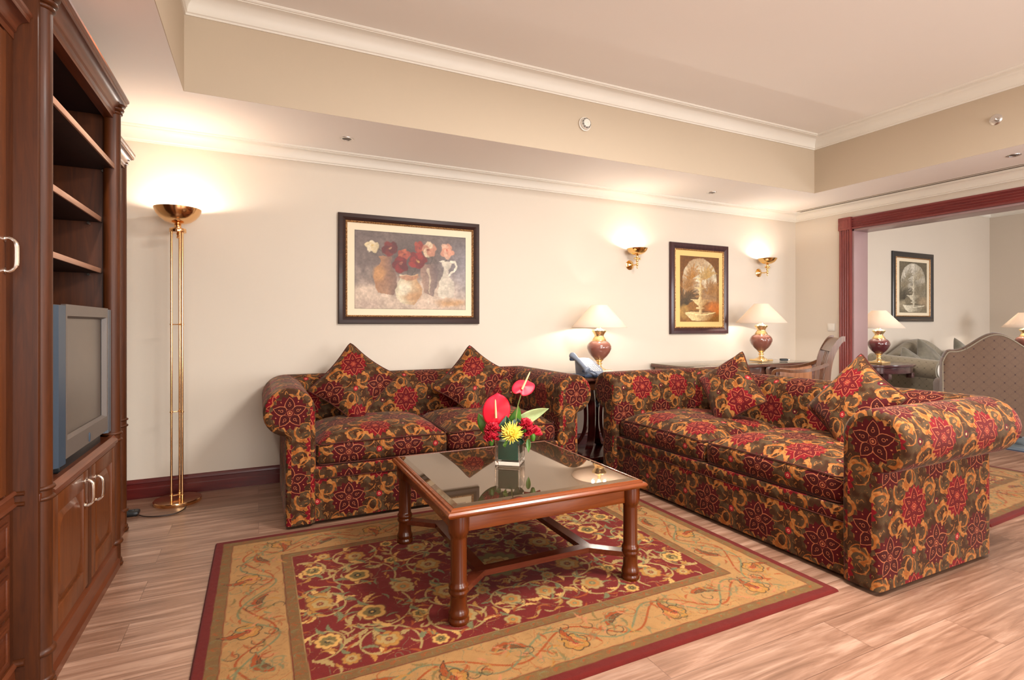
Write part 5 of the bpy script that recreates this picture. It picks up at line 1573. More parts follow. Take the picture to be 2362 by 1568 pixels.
t = thing('sprinkler_head', (TX1 - 0.003, 2.017, 2.681), 'small chrome sprinkler head on the right side of the tray ceiling', 'sprinkler')
b = B(); b.lathe([(0, 0), (0.040, 0), (0.040, 0.004), (0.030, 0.010), (0.022, 0.010), (0, 0.008)], n=32, axis='x'); b.v = [(x, y, z) for x, y, z in b.v]; b.build('escutcheon', M['steel'], t, angle=40)
b = B(); b.lathe([(0, 0.006), (0.010, 0.006), (0.010, 0.020), (0.006, 0.024), (0.005, 0.034), (0, 0.034)], n=16, axis='x'); b.build('body', M['steel'], t)
for s_ in (-1, 1): B().tube([(-0.018, 0.010 * s_, 0), (-0.030, 0.012 * s_, 0), (-0.042, 0.003 * s_, 0)], 0.0022, 8).build('frame_arm', M['steel'], t)
b = B(); b.box(-0.0445, -0.043, -0.014, 0.014, -0.014, 0.014, 0.0005); b.build('deflector', M['steel'], t)
t = thing('light_switch', (XR, 3.791, 1.118), 'white light switch on the right wall beside the opening casing', 'switch')
b = B(); b.box(-0.009, 0, -0.042, 0.042, -0.042, 0.042, 0.004); b.build('plate', M['white_plastic'], t)
b = B(); b.box(-0.013, -0.008, -0.030, 0.030, -0.030, 0.030, 0.003); b.build('rocker', M['white_plastic'], t)

# ------------------------------------------------------------------ side table between the sofas
t = thing('side_table', (2.620, 3.840, 0), 'dark wood side table with bowed legs standing between the two sofas', 'side table')
def oct_top(hx, hy, c): return [(-hx + c, -hy), (hx - c, -hy), (hx, -hy + c), (hx, hy - c), (hx - c, hy), (-hx + c, hy), (-hx, hy - c), (-hx, -hy + c)]
def edge_top(b, poly, z0_, z1_, lip=0.01):
    """moulded slab: three stacked outlines"""
    n = len(poly)
    def ins(d): 
        return [(x - math.copysign(d, x), y - math.copysign(d, y)) for x, y in poly]
    rows = [(ins(lip), z0_), (ins(0.002), z0_ + 0.006), (ins(0.0), z0_ + 0.010), (ins(0.0), z1_ - 0.006), (ins(0.004), z1_ - 0.001), (ins(0.008), z1_)]
    vs = []
    for P, z in rows: vs += [(x, y, z) for x, y in P]
    fs = [tuple(range(n - 1, -1, -1)), tuple((len(rows) - 1) * n + i for i in range(n))]
    for j in range(len(rows) - 1):
        for i in range(n): fs.append((j * n + i, j * n + (i + 1) % n, (j + 1) * n + (i + 1) % n, (j + 1) * n + i))
    return b.add(vs, fs)
b = B(); edge_top(b, oct_top(0.30, 0.285, 0.03), 0.690, 0.716); b.build('top', M['desk_dk'], t, angle=30)
b = B(); b.box(-0.285, 0.285, -0.27, 0.27, 0.7155, 0.7215, 0.001); b.build('glass_top', M['deskglass'], t)
b = B(); b.box(-0.255, 0.255, -0.24, 0.24, 0.615, 0.690, 0.003); b.build('apron', M['cab'], t)
for sx in (-1, 1):
    for sy in (-1, 1):
        b = B(); pts = spline([(sx * 0.10, sy * 0.09, 0.620), (sx * 0.060, sy * 0.055, 0.50), (sx * 0.048, sy * 0.045, 0.36), (sx * 0.060, sy * 0.055, 0.22), (sx * 0.11, sy * 0.10, 0.11), (sx * 0.205, sy * 0.19, 0.062)], 6)
        # flat bowed plank following the curve, facing along y
        vs = []; w = 0.058; th = 0.014
        for i, p in enumerate(pts):
            a = pts[max(0, i - 1)]; c = pts[min(len(pts) - 1, i + 1)]; d = (c - a).normalized()
            side = Vector((-sy, sx, 0)).normalized(); nn = d.cross(side).normalized()
            ww = w * (1.0 + 0.25 * abs(i / len(pts) - 0.5))
            for (s1, s2) in ((-1, -1), (1, -1), (1, 1), (-1, 1)): vs.append(p + side * (ww * 0.5 * s1) + nn * (th * s2))
        fs = [(0, 1, 2, 3), tuple(4 * (len(pts) - 1) + k for k in (3, 2, 1, 0))]
        for i in range(len(pts) - 1):
            for k in range(4): fs.append((4 * i + k, 4 * i + (k + 1) % 4, 4 * i + 4 + (k + 1) % 4, 4 * i + 4 + k))
        b.add(vs, fs); b.build('leg', M['sidewood'], t, angle=30)
b = B(); edge_top(b, oct_top(0.245, 0.230, 0.05), 0.035, 0.062, 0.006); b.build('platform', M['sidewood'], t, angle=30)
for sx in (-1, 1):
    for sy in (-1, 1): B().lathe([(0, 0), (0.028, 0), (0.034, 0.014), (0.030, 0.036), (0, 0.036)], (sx * 0.19, sy * 0.175, 0), 20).build('bun_foot', M['sidewood'], t)

t = thing('telephone', (2.425, 3.655, 0.7255), 'grey blue desk telephone with its handset, on the side table between sofas', 'telephone', rz=math.radians(9))
t.scale = (1.04, 1.04, 1.04)
# wedge body facing the camera
b = B()
N = 14
def outl(k, s=1.0):
    a = 2 * PI * k / 28; x = 0.098 * s * math.copysign(abs(math.cos(a)) ** 0.62, math.cos(a)) + 0.025; y = 0.098 * s * math.copysign(abs(math.sin(a)) ** 0.62, math.sin(a))
    return x, y
def topz(x, y): return 0.034 + (y + 0.10) * 0.56
vs = []
for k in range(28): x, y = outl(k, 0.94); vs.append((x, y, 0.012))
for k in range(28): x, y = outl(k); vs.append((x, y, topz(x, y) - 0.012))
for k in range(28): x, y = outl(k, 0.96); vs.append((x, y, topz(x, y) - 0.002))
for k in range(28): x, y = outl(k, 0.90); vs.append((x, y, topz(x, y)))
fs = [tuple(range(27, -1, -1)), tuple(84 + k for k in range(28))]
for j in range(3):
    for k in range(28): fs.append((28 * j + k, 28 * j + (k + 1) % 28, 28 * j + 28 + (k + 1) % 28, 28 * j + 28 + k))
b.add(vs, fs); b.build('body', M['phone'], t, angle=35)
b = B(); edge_top(b, [(-0.105, -0.095), (0.125, -0.095), (0.125, 0.095), (-0.105, 0.095)], 0.0, 0.022, 0.008); b.build('base', M['phone_dk'], t, angle=30)
def on_top(b, x0, x1, y0, y1, h, lift=0.0):
    vs = []
    for hh in (lift - 0.001, lift + h):
        for (x, y) in ((x0, y0), (x1, y0), (x1, y1), (x0, y1)): vs.append((x, y, topz(x, y) + hh))
    b.add(vs, [(0, 3, 2, 1), (4, 5, 6, 7), (0, 1, 5, 4), (1, 2, 6, 5), (2, 3, 7, 6), (3, 0, 4, 7)]); return b
on_top(B(), -0.012, 0.095, 0.022, 0.078, 0.0015).build('display', M['screen_lcd'], t, smooth=False)
for r_ in range(5):
    for c_ in range(4):
        x = -0.004 + c_ * 0.024; y = 0.004 - r_ * 0.0185
        on_top(B(), x, x + 0.015, y - 0.009, y, 0.003).build('key', M['white_plastic'], t, smooth=False)
b = B()
pts = spline([(-0.080, -0.098, 0.054), (-0.082, -0.070, 0.074), (-0.082, 0.0, 0.122), (-0.082, 0.062, 0.156), (-0.080, 0.092, 0.160)], 6)
b.tube(pts, [0.024, 0.027, 0.028, 0.026, 0.023, 0.021, 0.019, 0.018, 0.017, 0.017, 0.017, 0.017, 0.017, 0.017, 0.018, 0.019, 0.021, 0.023, 0.025, 0.027, 0.028, 0.028, 0.027, 0.024, 0.018][:len(pts)], 18)
b.build('handset', M['phone'], t, angle=60)
for y, z in ((-0.070, 0.052), (0.074, 0.134)): 
    b = B(); b.lathe([(0, -0.012), (0.020, -0.012), (0.024, 0.0), (0.022, 0.010), (0, 0.010)], (-0.084, y, z), 18); b.build('earpiece', M['phone_dk'], t)
# coiled cord hanging over the table edge
b = B(); base = spline([(-0.060, -0.090, 0.055), (-0.030, -0.125, 0.040), (-0.012, -0.150, 0.008), (-0.010, -0.172, -0.06), (-0.016, -0.172, -0.16), (-0.045, -0.170, -0.215), (-0.062, -0.172, -0.17)], 16)
coil = []
for i, p in enumerate(base):
    for k in range(4):
        a = (i * 4 + k) * PI / 4
        q = p.lerp(base[min(i + 1, len(base) - 1)], k / 4)
        coil.append(q + Vector((math.cos(a) * 0.006, math.sin(a) * 0.006, math.sin(a) * 0.003)))
b.tube(coil, 0.0022, 5); b.build('coiled_cord', M['phone_dk'], t)
t = thing('desk_pad', (2.425, 3.640, 0.7218), 'thin black pad lying under the telephone on the side table', 'pad', rz=math.radians(-14))
b = B(); b.box(-0.115, 0.135, -0.085, 0.12, 0, 0.0035, 0.001); b.build('board', M['black'], t)
b = B(); b.box(0.10, 0.13, -0.07, 0.10, 0.0035, 0.0042); b.build('paper_edge', M['white_plastic'], t)
t = thing('notepad_box', (2.655, 3.705, 0.7218), 'small cream notepad box on the side table, right of the telephone', 'box', rz=math.radians(-14))
b = B(); b.box(-0.052, 0.052, -0.04, 0.04, 0, 0.034, 0.002); b.build('box_body', M['bookpaper'], t)
b = B(); b.box(-0.048, 0.048, -0.036, 0.036, 0.034, 0.036); b.build('paper', M['white_plastic'], t)

# ------------------------------------------------------------------ writing desk
DX0, DX1, DY0, DY1 = 3.555, 5.335, 3.665, 4.215
t = thing('writing_desk', ((DX0 + DX1) / 2, (DY0 + DY1) / 2, 0), 'long wooden writing desk with glass top under the golden fountain print', 'desk')
hx, hy = (DX1 - DX0) / 2, (DY1 - DY0) / 2
b = B(); edge_top(b, oct_top(hx, hy, 0.012), 0.722, 0.752, 0.016); b.build('top', M['desk_dk'], t, angle=30)
b = B(); b.box(-hx + 0.008, hx - 0.008, -hy + 0.008, hy - 0.004, 0.7515, 0.7595, 0.0015); b.build('glass_top', M['deskglass'], t)
b = B(); b.box(-0.42, 0.30, -hy + 0.05, -hy + 0.07, 0.62, 0.722, 0.003); b.build('kneehole_drawer', M['desk_dk'], t)
for x0_, x1_ in ((-hx + 0.035, -0.42), (0.30, hx - 0.035)):
    b = B(); b.box(x0_, x1_, -hy + 0.03, hy - 0.03, 0.02, 0.722, 0.004); p_ = b.build('pedestal', M['desk'], t)
    for z0_, z1_ in ((0.54, 0.71), (0.33, 0.52), (0.08, 0.31)):
        b = B(); b.box(x0_ + 0.03, x1_ - 0.03, -hy + 0.018, -hy + 0.032, z0_, z1_, 0.003); d_ = b.build('drawer', M['desk'], p_)
    for x in (x0_, x1_):
        B().box(x - 0.02, x + 0.02, -hy + 0.02, -hy + 0.06, 0.0, 0.721, 0.003).build('corner_post', M['desk_dk'], p_)
t = thing('power_plug', (5.045, 3.845, 0.7600), 'black adapter plug with white cable lying beside the desk lamp', 'plug', rz=math.radians(-30))
b = B(); b.rbox(0, 0, 0.014, 0.040, 0.018, 0.013, 0.008, 5); b.build('plug_body', M['black'], t)
for s_ in (-1, 1): B().tube([(0.038, 0.008 * s_, 0.014), (0.056, 0.008 * s_, 0.014)], 0.002, 6).build('prong', M['steel'], t)
B().tube(spline([(-0.038, 0, 0.012), (-0.08, 0.01, 0.024), (-0.13, 0.03, 0.012), (-0.17, 0.06, 0.004)], 6), 0.002, 6).build('cable', M['white_plastic'], t)

# ------------------------------------------------------------------ armchair at the desk
nd = Vector((4.570, 3.025)); fd = Vector((4.895, 3.335)); mid = (nd + fd) / 2
fr = Vector((-0.69, 0.72)); fr.normalize()
ang = math.atan2(fr.y, fr.x)
t = thing('desk_chair', (mid.x, mid.y, 0), 'wooden open armchair with slatted scroll back turned sideways at the desk', 'chair', rz=ang)
# local: +x = front, +y = left of the sitter ; back stiles at x=0, y=+-0.235
def ribbon(b, pts, w, th, side=(0, 1, 0)):
    """flat bar with width w along `side`, thickness th"""
    pts = [Vector(p) for p in pts]; side = Vector(side).normalized(); vs = []
    for i, p in enumerate(pts):
        a = pts[max(0, i - 1)]; c = pts[min(len(pts) - 1, i + 1)]; d = (c - a).normalized(); nn = d.cross(side).normalized()
        for (s1, s2) in ((-1, -1), (1, -1), (1, 1), (-1, 1)): vs.append(p + side * (w / 2 * s1) + nn * (th / 2 * s2))
    fs = [(0, 1, 2, 3), tuple(4 * (len(pts) - 1) + k for k in (3, 2, 1, 0))]
    for i in range(len(pts) - 1):
        for k in range(4): fs.append((4 * i + k, 4 * i + (k + 1) % 4, 4 * i + 4 + (k + 1) % 4, 4 * i + 4 + k))
    return b.add(vs, fs)
back = [(-0.06, 0.0), (0.0, 0.25), (0.025, 0.46), (0.025, 0.62), (0.012, 0.78), (-0.018, 0.90), (-0.060, 0.985), (-0.090, 1.020)]
for s_ in (-1, 1):
    b = B(); ribbon(b, spline([(x, s_ * 0.235, z) for x, z in back] + [(-0.112, s_ * 0.235, 1.022)], 6), 0.030, 0.046); b.build('back_leg', M['chair'], t, angle=40)
    b = B(); b.tube([(0.42, s_ * 0.25, 0.0), (0.42, s_ * 0.25, 0.20), (0.42, s_ * 0.25, 0.44)], [0.014, 0.019, 0.024], 14); b.build('front_leg', M['chair'], t)
    b = B(); ribbon(b, spline([(0.018, s_ * 0.240, 0.800), (0.08, s_ * 0.252, 0.770), (0.18, s_ * 0.268, 0.740), (0.30, s_ * 0.275, 0.728), (0.39, s_ * 0.270, 0.735), (0.44, s_ * 0.266, 0.730), (0.462, s_ * 0.262, 0.700), (0.455, s_ * 0.258, 0.650), (0.430, s_ * 0.252, 0.57), (0.42, s_ * 0.25, 0.44)], 6), 0.038, 0.026); b.build('armrest', M['chair'], t, angle=40)
b = B(); ribbon(b, spline([(-0.012, 0, 0.905), (-0.048, 0, 0.972), (-0.085, 0, 1.012), (-0.104, 0, 1.016)], 5), 0.45, 0.024); b.build('crest_rail', M['chair'], t, angle=40)
b = B(); ribbon(b, [(0.03, 0, 0.50), (0.03, 0, 0.545)], 0.45, 0.022); b.build('lower_rail', M['chair'], t)
for y in (-0.06, 0.0, 0.06):
    b = B(); ribbon(b, spline([(0.028, y, 0.53), (0.028, y, 0.66), (0.010, y, 0.80), (-0.020, y, 0.92)], 5), 0.034, 0.012); b.build('slat', M['chair'], t, angle=40)
b = B(); b.box(0.0, 0.44, -0.245, 0.245, 0.40, 0.445, 0.004); b.build('seat_frame', M['chair'], t)
b = B(); b.rbox(0.225, 0, 0.465, 0.205, 0.225, 0.025, 0.02, 8, crown=0.02); b.build('seat', M['velvet_grey'], t, angle=60)

# ------------------------------------------------------------------ vase and flowers on the coffee table
VZ = 0.4598
t = thing('glass_vase', (1.134, 2.395, VZ), 'square clear glass vase with green lining on the coffee table', 'vase', rz=math.radians(-38))
def hollow(b, h, z0_, z1_, w, base):
    v = []
    for (r, z) in ((h, z0_), (h, z1_), (h - w, z1_), (h - w, z0_ + base)): v += [(-r, -r, z), (r, -r, z), (r, r, z), (-r, r, z)]
    f = [(3, 2, 1, 0), (12, 13, 14, 15)]
    for j in range(3):
        for k in range(4): f.append((4 * j + k, 4 * j + (k + 1) % 4, 4 * j + 4 + (k + 1) % 4, 4 * j + 4 + k))
    return b.add(v, f)
b = B(); hollow(b, 0.0625, 0.0, 0.126, 0.006, 0.018); o = b.build('glass_body', M['glass'], t, smooth=False)
md = o.modifiers.new('bevel', 'BEVEL'); md.width = 0.0018; md.segments = 2
b = B(); b.rbox(0, 0, 0.070, 0.0500, 0.0500, 0.046, 0.004, 5); b.build('lining', M['greenpad'], t)
vb = Vector((1.140, 2.395, VZ))
def tubeobj(name, pts, r, mat, par, base):
    return B().tube([Vector(p) - Vector(base) for p in spline(pts, 6)], r, 8).build(name, mat, par)
def spathe(name, label, center, right, up, W, H, droop, stem_pts, sp_dir):
    base = vb + Vector((0, 0, 0.10))
    t = thing(name, base, label, 'flower', group='anthuriums')
    c = Vector(center) - base; R = Vector(right).normalized(); U = Vector(up).normalized(); Nn = R.cross(U).normalized()
    def fn(a, k):
        th = a * 2 * PI; rr = k
        # heart outline: notch at bottom, small tip at the top
        rad = 1.0 - 0.30 * math.exp(-((abs(math.remainder(th + PI / 2, 2 * PI))) / 0.22) ** 2) + 0.10 * math.exp(-((math.remainder(th - PI / 2, 2 * PI)) / 0.14) ** 2)
        x = math.cos(th) * W / 2 * rad * rr; y = math.sin(th) * H / 2 * rad * rr
        z = -0.012 * rr * rr + droop * (x / W) ** 2 + 0.004 * math.sin(3 * th) * rr
        return c + R * x + U * y + Nn * z
    b = B(); b.grid(fn, 44, 9); b.weld()
    o = b.build('spathe', M['red_flower'], t, angle=80, fixn=False)
    md = o.modifiers.new('solid', 'SOLIDIFY'); md.thickness = 0.0014
    p0 = c - U * H * 0.22 + Nn * 0.004; d = Vector(sp_dir).normalized()
    B().tube([p0, p0 + d * 0.02, p0 + d * 0.05, p0 + d * 0.085, p0 + d * 0.094], [0.0055, 0.0056, 0.0046, 0.0034, 0.001], 12).build('spadix', M['spadix'], t)
    B().tube([Vector(q) - base for q in spline(stem_pts, 6)], 0.0028, 8).build('stem', M['stem'], t)
    return t
camr = Vector((0.902, -0.431, 0)); camf = Vector((0.431, 0.902, 0))
spathe('anthurium', 'large upright red anthurium at the left of the flower vase', (1.052, 2.379, 0.727), camr + Vector((0, 0, 0.05)), Vector((0, 0, 1)) + camr * 0.05 + camf * 0.12, 0.136, 0.158, 0.02,
       [(1.13, 2.40, 0.57), (1.09, 2.40, 0.62), (1.056, 2.395, 0.672)], Vector((0, 0, 1)) - camf * 0.16 - camr * 0.03)
spathe('anthurium', 'taller tilted red anthurium standing highest above the flower vase', (1.176, 2.325, 0.845), Vector((0.75, -0.25, -0.22)), Vector((0.30, 0.05, 0.55)) + camr * 0.2 + camf * 0.75, 0.105, 0.130, 0.02,
       [(1.14, 2.395, 0.57), (1.145, 2.36, 0.66), (1.150, 2.345, 0.74), (1.172, 2.33, 0.832)], Vector((0, 0, 1)) * 0.9 + camr * 0.42 + camf * 0.05)
# yellow spider chrysanthemum
base = Vector((1.100, 2.305, 0.618))
t = thing('chrysanthemum', base, 'yellow spider chrysanthemum over the front rim of the flower vase', 'flower')
rg = random.Random(4); axis = (-camf * 0.8 + Vector((0, 0, 0.62))).normalized()
e1 = camr; e2 = axis.cross(e1).normalized()
for ring_, (cnt, el, L, w) in enumerate(((30, 8, 0.063, 0.0030), (26, 26, 0.058, 0.0029), (22, 44, 0.047, 0.0028), (18, 62, 0.034, 0.0026))):
    for k in range(cnt):
        a = 2 * PI * (k + 0.5 * (ring_ % 2) + rg.uniform(-.2, .2)) / cnt; e_ = math.radians(el + rg.uniform(-8, 8)); l_ = L * rg.uniform(0.82, 1.1)
        d = (e1 * math.cos(a) + e2 * math.sin(a)); p = []
        for q in range(5):
            f = q / 4; ee = e_ + f * 0.25
            p.append(d * (l_ * f * math.cos(ee)) + axis * (l_ * f * math.sin(ee)) + axis * 0.004)
        B().tube(p, [w * 0.6, w * 1.0, w * 1.15, w * 1.0, w * 0.5], 6).build('petal', M['yellow'], t, angle=80)
b = B(); b.lathe([(0, -0.004), (0.010, 0.0), (0.013, 0.008), (0.008, 0.016), (0, 0.018)], n=16); o = b.build('flower_centre', M['yellow'], t); o.rotation_euler = axis.to_track_quat('Z', 'Y').to_euler()
B().tube(spline([(0, 0, 0), (0.015, 0.03, -0.01), (0.035, 0.08, -0.06)], 5), 0.0026, 8).build('stem', M['stem'], t)
# carnations
def carnation(p, R, label, seed):
    t = thing('carnation', p, label, 'flower', group='crimson carnations')
    rg = random.Random(seed)
    for k in range(34):
        ph = rg.uniform(0, 6.28); cz = rg.uniform(-0.35, 1.0); rr = math.sqrt(max(0.05, 1 - cz * cz * 0.8))
        d = Vector((math.cos(ph) * rr, math.sin(ph) * rr, cz)).normalized()
        s_ = d.cross(Vector((0.3, 0.2, 1))).normalized(); u_ = s_.cross(d).normalized()
        W_ = R * rg.uniform(0.65, 0.95); L_ = R * rg.uniform(0.85, 1.12); f0 = rg.uniform(0, 6)
        b = B()
        b.grid(lambda a, c: d * (L_ * c * 0.95) + s_ * ((a - .5) * W_ * (0.25 + c)) + u_ * (0.16 * R * c * math.sin(a * 9 + f0) + 0.22 * R * c * c), 9, 5)
        o = b.build('petal', M['carnation'], t, angle=80, fixn=False)
        md = o.modifiers.new('solid', 'SOLIDIFY'); md.thickness = 0.0008
    b = B(); b.lathe([(0, -R * 0.9), (R * 0.2, -R * 0.8), (R * 0.34, -R * 0.3), (R * 0.3, 0.0), (0, 0.01)], n=14); b.build('calyx', M['leaf'], t)
    return t
carnation((1.028, 2.372, 0.634), 0.041, 'crimson carnation left of the yellow chrysanthemum, upper of two', 1)
carnation((1.018, 2.362, 0.597), 0.041, 'crimson carnation hanging lowest at the left rim of the vase', 2)
carnation((1.188, 2.335, 0.645), 0.041, 'crimson carnation right of the yellow chrysanthemum, upper of two', 3)
carnation((1.222, 2.318, 0.608), 0.041, 'crimson carnation at the far right of the vase, lower of two', 4)
def leafobj(label, p0, p1, side, W, mat, curl=0.2, fold=0.2):
    p0, p1 = Vector(p0), Vector(p1)
    t = thing('foliage_leaf', p0, label, 'leaf', group='foliage of the flower vase')
    d = p1 - p0; s_ = Vector(side).normalized(); u_ = s_.cross(d.normalized()).normalized(); L_ = d.length
    def fn(a, c):
        w = W * (math.sin(PI * min(1, c * 1.02) ** 0.75) ** 0.8 + 0.02); x = (a - .5) * 2
        return d * c + s_ * (x * w / 2) + u_ * (curl * L_ * math.sin(PI * c) * 0.5 - fold * w * abs(x))
    b = B(); b.grid(fn, 8, 16); o = b.build('blade', mat, t, angle=80, fixn=False)
    md = o.modifiers.new('solid', 'SOLIDIFY'); md.thickness = 0.0007
    B().tube([fn(0.5, k / 8) + u_ * 0.0006 for k in range(9)], 0.0011, 6).build('midrib', M['stem'], t)
    return t
leafobj('broad green leaf with pale edge behind the left anthurium', (1.075, 2.43, 0.575), (0.995, 2.47, 0.705), camr + camf * .2, 0.095, M['leaf'], 0.2, 0.1)
leafobj('long pale variegated leaf pointing right from the vase', (1.150, 2.405, 0.645), (1.312, 2.318, 0.728), Vector((0.15, 0.1, 1)), 0.070, M['leaf_pale'], 0.15, 0.25)
leafobj('rounded green leaf at the foot of the taller anthurium', (1.140, 2.395, 0.600), (1.172, 2.375, 0.742), camr * 0.9 + camf * 0.3, 0.075, M['leaf'], 0.1, 0.2)
leafobj('dark green folded leaf behind the yellow chrysanthemum', (1.085, 2.375, 0.590), (1.092, 2.350, 0.705), camr + Vector((0, 0, 0.1)), 0.085, M['leaf_dk'], 0.25, -0.2)
leafobj('dark leaf rising behind the yellow flower, towards the right carnations', (1.150, 2.370, 0.595), (1.150, 2.355, 0.690), camr, 0.11, M['leaf_dk'], 0.25, -0.1)
leafobj('small green leaf draped over the left front rim of the vase', (1.090, 2.330, 0.590), (1.050, 2.300, 0.575), camr * .2 + Vector((0, 0, 1)), 0.045, M['leaf'], 0.4, 0.1)
leafobj('small green leaf hanging down at the right of the vase', (1.205, 2.335, 0.585), (1.200, 2.322, 0.518), camr, 0.024, M['leaf'], 0.1, 0.1)
leafobj('broad dark leaf over the front rim of the vase', (1.13, 2.345, 0.592), (1.165, 2.300, 0.578), camf * .3 + Vector((0, 0, 1)), 0.05, M['leaf_dk'], 0.3, 0.1)

# ------------------------------------------------------------------ the room beyond the opening
def oval_table(loc, rx, ry, label):
    t = thing('oval_side_table', loc, label, 'side table', group='oval lamp tables')
    b = B(); b.lathe([(0.0, 0.672), (0.985, 0.672), (0.995, 0.680), (1.0, 0.688), (0.995, 0.696), (0.985, 0.700), (0.0, 0.700)], n=64, sx=rx, sy=ry); b.build('top', M['sidewood2'], t, angle=40)
    b = B(); b.lathe([(0.0, 0.600), (0.90, 0.600), (0.905, 0.606), (0.905, 0.672), (0.0, 0.672)], n=64, sx=rx, sy=ry); b.build('apron', M['sidewood2'], t, angle=40)
    b = B(); b.lathe([(0, 0.03), (0.20, 0.03), (0.19, 0.06), (0.06, 0.09), (0.045, 0.14), (0.07, 0.22), (0.06, 0.30), (0.035, 0.36), (0.04, 0.52), (0.07, 0.58), (0.10, 0.60), (0, 0.60)], n=32); b.build('pedestal', M['sidewood2'], t)
    for k in range(4):
        a = PI / 4 + k * PI / 2
        b = B(); ribbon(b, spline([(0.03 * math.cos(a), 0.03 * math.sin(a), 0.20), (0.12 * math.cos(a), 0.12 * math.sin(a), 0.13), (0.22 * math.cos(a), 0.22 * math.sin(a), 0.05), (0.30 * math.cos(a), 0.30 * math.sin(a), 0.015)], 5), 0.035, 0.03, (-math.sin(a), math.cos(a), 0)); b.build('foot', M['sidewood2'], t)
    for s_ in (-1, 1):
        b = B(); b.box(s_ * rx * 0.55 - 0.03, s_ * rx * 0.55 + 0.03, -ry * 0.72, -ry * 0.5, 0.54, 0.60, 0.005); b.build('bracket', M['sidewood2'], t)
    return t
oval_table((6.52, 3.68, 0), 0.40, 0.27, 'oval dark wood table just past the opening holding the plum lamp')
oval_table((9.46, 3.50, 0), 0.34, 0.25, 'oval table at the far right of the room beyond, behind the armchair')

def camel_back(b, hw, z_sh, z_pk, y0, y1, z0_, n=40, uvo=(0, 0)):
    """upholstered back with serpentine top; closed slab"""
    def top(x):
        f = abs(x) / hw
        return z_sh + (z_pk - z_sh) * (0.5 + 0.5 * math.cos(PI * min(1, f / 0.78))) - 0.10 * max(0, (f - 0.86) / 0.14) ** 2
    rows = []
    for i in range(n + 1):
        x = -hw + 2 * hw * i / n; zt = top(x)
        rows.append([(x, y0, z0_), (x, y0, (z0_ + zt) / 2), (x, y0, zt - 0.035), (x, y0 + 0.012, zt - 0.010), (x, (y0 + y1) / 2, zt), (x, y1 - 0.012, zt - 0.010), (x, y1, zt - 0.035), (x, y1, (z0_ + zt) / 2), (x, y1, z0_)])
    m = len(rows[0]); vs = [p for r in rows for p in r]; fs = []; uvs = []
    for i in range(n):
        for j in range(m - 1):
            q = (i * m + j, (i + 1) * m + j, (i + 1) * m + j + 1, i * m + j + 1); fs.append(q); uvs.append([(vs[k][0] + uvo[0], vs[k][2] + uvo[1]) for k in q])
    for q in (tuple(range(m)), tuple(n * m + k for k in range(m))): fs.append(q); uvs.append([(vs[k][1], vs[k][2]) for k in q])
    b.add(vs, fs, uvs); return top
# grey camel back sofa against the back wall
SX0, SX1 = 6.98, 9.02; scx = (SX0 + SX1) / 2; hw = (SX1 - SX0) / 2
t = thing('camelback_sofa', (scx, 3.18, 0), 'grey camel back sofa against the back wall of the room beyond', 'sofa')
b = B(); tp = camel_back(b, hw - 0.06, 0.74, 0.955, 0.84, 0.98, 0.25); b.build('backrest', M['lattice_grey'], t, angle=60)
for s_ in (-1, 1):
    b = B(); cx, cz, r = s_ * (hw - 0.09), 0.605, 0.115
    prof = [(s_ * (hw - 0.02), 0.06), (s_ * (hw - 0.02), 0.50)] + [(cx + s_ * r * math.cos(math.radians(a)), cz + r * math.sin(math.radians(a))) for a in range(-60, 181, 15)] + [(cx - s_ * r, 0.40), (cx - s_ * r, 0.06)]
    L_ = [0]
    for i in range(1, len(prof)): L_.append(L_[-1] + math.dist(prof[i], prof[i - 1]))
    nP = len(prof); vs = []; fs = []; uvs = []
    ys = [0.19, 0.4, 0.65, 0.95]
    for y in ys: vs += [(x, y, z + 0.07 * y) if z > 0.2 else (x, y, z) for x, z in prof]
    for j in range(3):
        for i in range(nP - 1):
            q = (j * nP + i, j * nP + i + 1, (j + 1) * nP + i + 1, (j + 1) * nP + i); fs.append(q)
            uvs.append([(ys[jj], L_[ii]) for jj, ii in ((j, i), (j, i + 1), (j + 1, i + 1), (j + 1, i))])
    fs.append(tuple(range(nP))); uvs.append([(x, z) for x, z in prof]); b.add(vs, fs, uvs)
    arm_ = b.build('arm', M['lattice_grey'], t, angle=50)
    b = B(); b.lathe([(0, 0), (0.085, 0.0), (0.088, 0.008), (0.070, 0.014), (0.052, 0.008), (0.040, 0.014), (0.0, 0.018)], (cx, 0.188, cz + 0.013), 28, axis='y'); b.build('scroll_rosette', M['crown'], arm_)
b = B(); b.box(-hw + 0.12, hw - 0.12, 0.20, 0.90, 0.10, 0.34, 0.01); b.build('seat_rail', M['lattice_grey'], t)
for s_ in (-1, 1):
    b = B(); b.rbox(s_ * (hw - 0.2) / 2, 0.51, 0.405, (hw - 0.2) / 2 - 0.004, 0.32, 0.065, 0.03, 10, crown=0.03); b.build('seat_cushion', M['lattice_grey'], t, angle=80)
    for y in (0.24, 0.90): B().lathe([(0, 0), (0.018, 0), (0.030, 0.10), (0, 0.10)], (s_ * (hw - 0.12), y, 0), 14).build('foot', M['sidewood2'], t)
G2 = 'grey velvet cushions'
pillow('cushion', (7.42, 3.94, 0.86), (7.64, 3.86, 0.68), (7.42, 3.72, 0.50), (7.14, 3.86, 0.70), 0.13, (0, -1, 0.2), 'grey velvet cushion at the left end of the camel back sofa', G2, M['velvet_grey'], pipe=False)
pillow('cushion', (7.74, 3.95, 0.975), (8.05, 3.84, 0.72), (7.76, 3.70, 0.50), (7.52, 3.84, 0.72), 0.13, (0, -1, 0.2), 'grey velvet cushion standing on its corner near the camel back peak', G2, M['velvet_grey'], pipe=False)
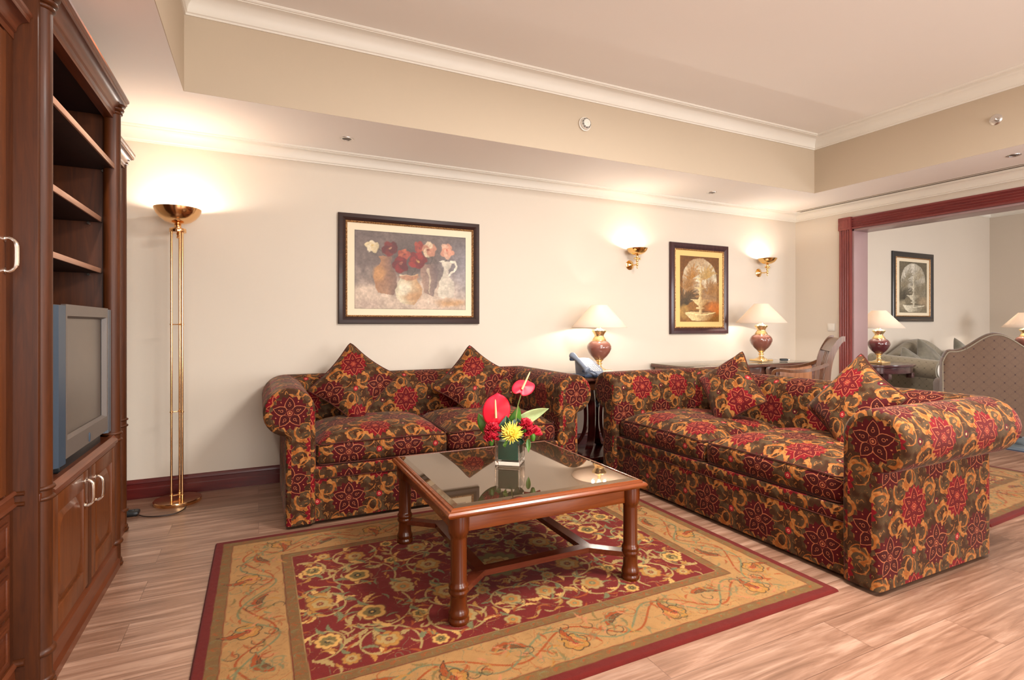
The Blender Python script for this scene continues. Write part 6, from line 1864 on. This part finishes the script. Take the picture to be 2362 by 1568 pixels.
pillow('cushion', (8.62, 3.94, 0.985), (8.86, 3.84, 0.72), (8.62, 3.70, 0.50), (8.36, 3.84, 0.70), 0.13, (0, -1, 0.2), 'grey velvet cushion rising beside the back of the lattice armchair', G2, M['velvet_grey'], pipe=False)

# high back armchair seen from behind
t = thing('lattice_armchair', (6.26, 2.53, 0.0125), 'high camel back armchair in brown lattice fabric, seen from behind', 'armchair', rz=math.atan2(0.62, 0.785) - PI / 2)
# local: +y = front (away from camera), back at y=0
b = B(); camel_back(b, 0.405, 0.895, 1.062, 0.0, 0.12, 0.10, uvo=(0.02, 0)); b.build('backrest', M['lattice'], t, angle=60)
pts = []
for i in range(41):
    x = -0.405 + 0.81 * i / 40; f = abs(x) / 0.405; z = 0.895 + 0.167 * (0.5 + 0.5 * math.cos(PI * min(1, f / 0.78))) - 0.10 * max(0, (f - 0.86) / 0.14) ** 2
    pts.append((x, 0.002, z - 0.022))
B().tube([(-0.402, 0.0, 0.12)] + pts + [(0.402, 0.0, 0.12)], 0.005, 7).build('piping', M['lattice_grey'], t)
b = B(); b.box(-0.35, 0.35, 0.05, 0.60, 0.12, 0.34, 0.01); b.build('seat_rail', M['lattice'], t)
for s_ in (-1, 1):
    b = B(); b.rbox(s_ * 0.315, 0.32, 0.36, 0.055, 0.24, 0.22, 0.05, 8); b.build('arm', M['lattice'], t, angle=60)
    for y in (0.07, 0.56): B().lathe([(0, 0), (0.016, 0), (0.028, 0.12), (0, 0.12)], (s_ * 0.34, y, 0), 14).build('foot', M['sidewood2'], t)
b = B(); b.rbox(0, 0.36, 0.405, 0.25, 0.23, 0.065, 0.03, 8, crown=0.03); b.build('seat_cushion', M['lattice'], t, angle=80)

t = thing('rug', (7.75, 2.25, 0), 'blue grey rug under the armchair in the room beyond', 'rug')
c = Canvas(3.1, 1.9, 0.02, 9); d = np.minimum(np.minimum(c.X, 3.1 - c.X), np.minimum(c.Y, 1.9 - c.Y)); nn = c.vn(8, 3, 2)
c.c[:] = lin((92, 106, 118)); m = (d > 0.12)[..., None]; c.c = np.where(m, lin((128, 138, 142)) * (0.7 + 0.6 * nn[..., None]), c.c); m = ((d > 0.3) & (d < 0.34))[..., None]; c.c = np.where(m, lin((70, 82, 96)), c.c)
c.mesh('pile', M['rug'], t, lambda X, Y: (X - 1.55, Y - 0.95, np.full_like(X, 0.010)))
B().box(-1.548, 1.548, -0.948, 0.948, 0, 0.009).build('backing', M['phone_dk'], t, smooth=False)
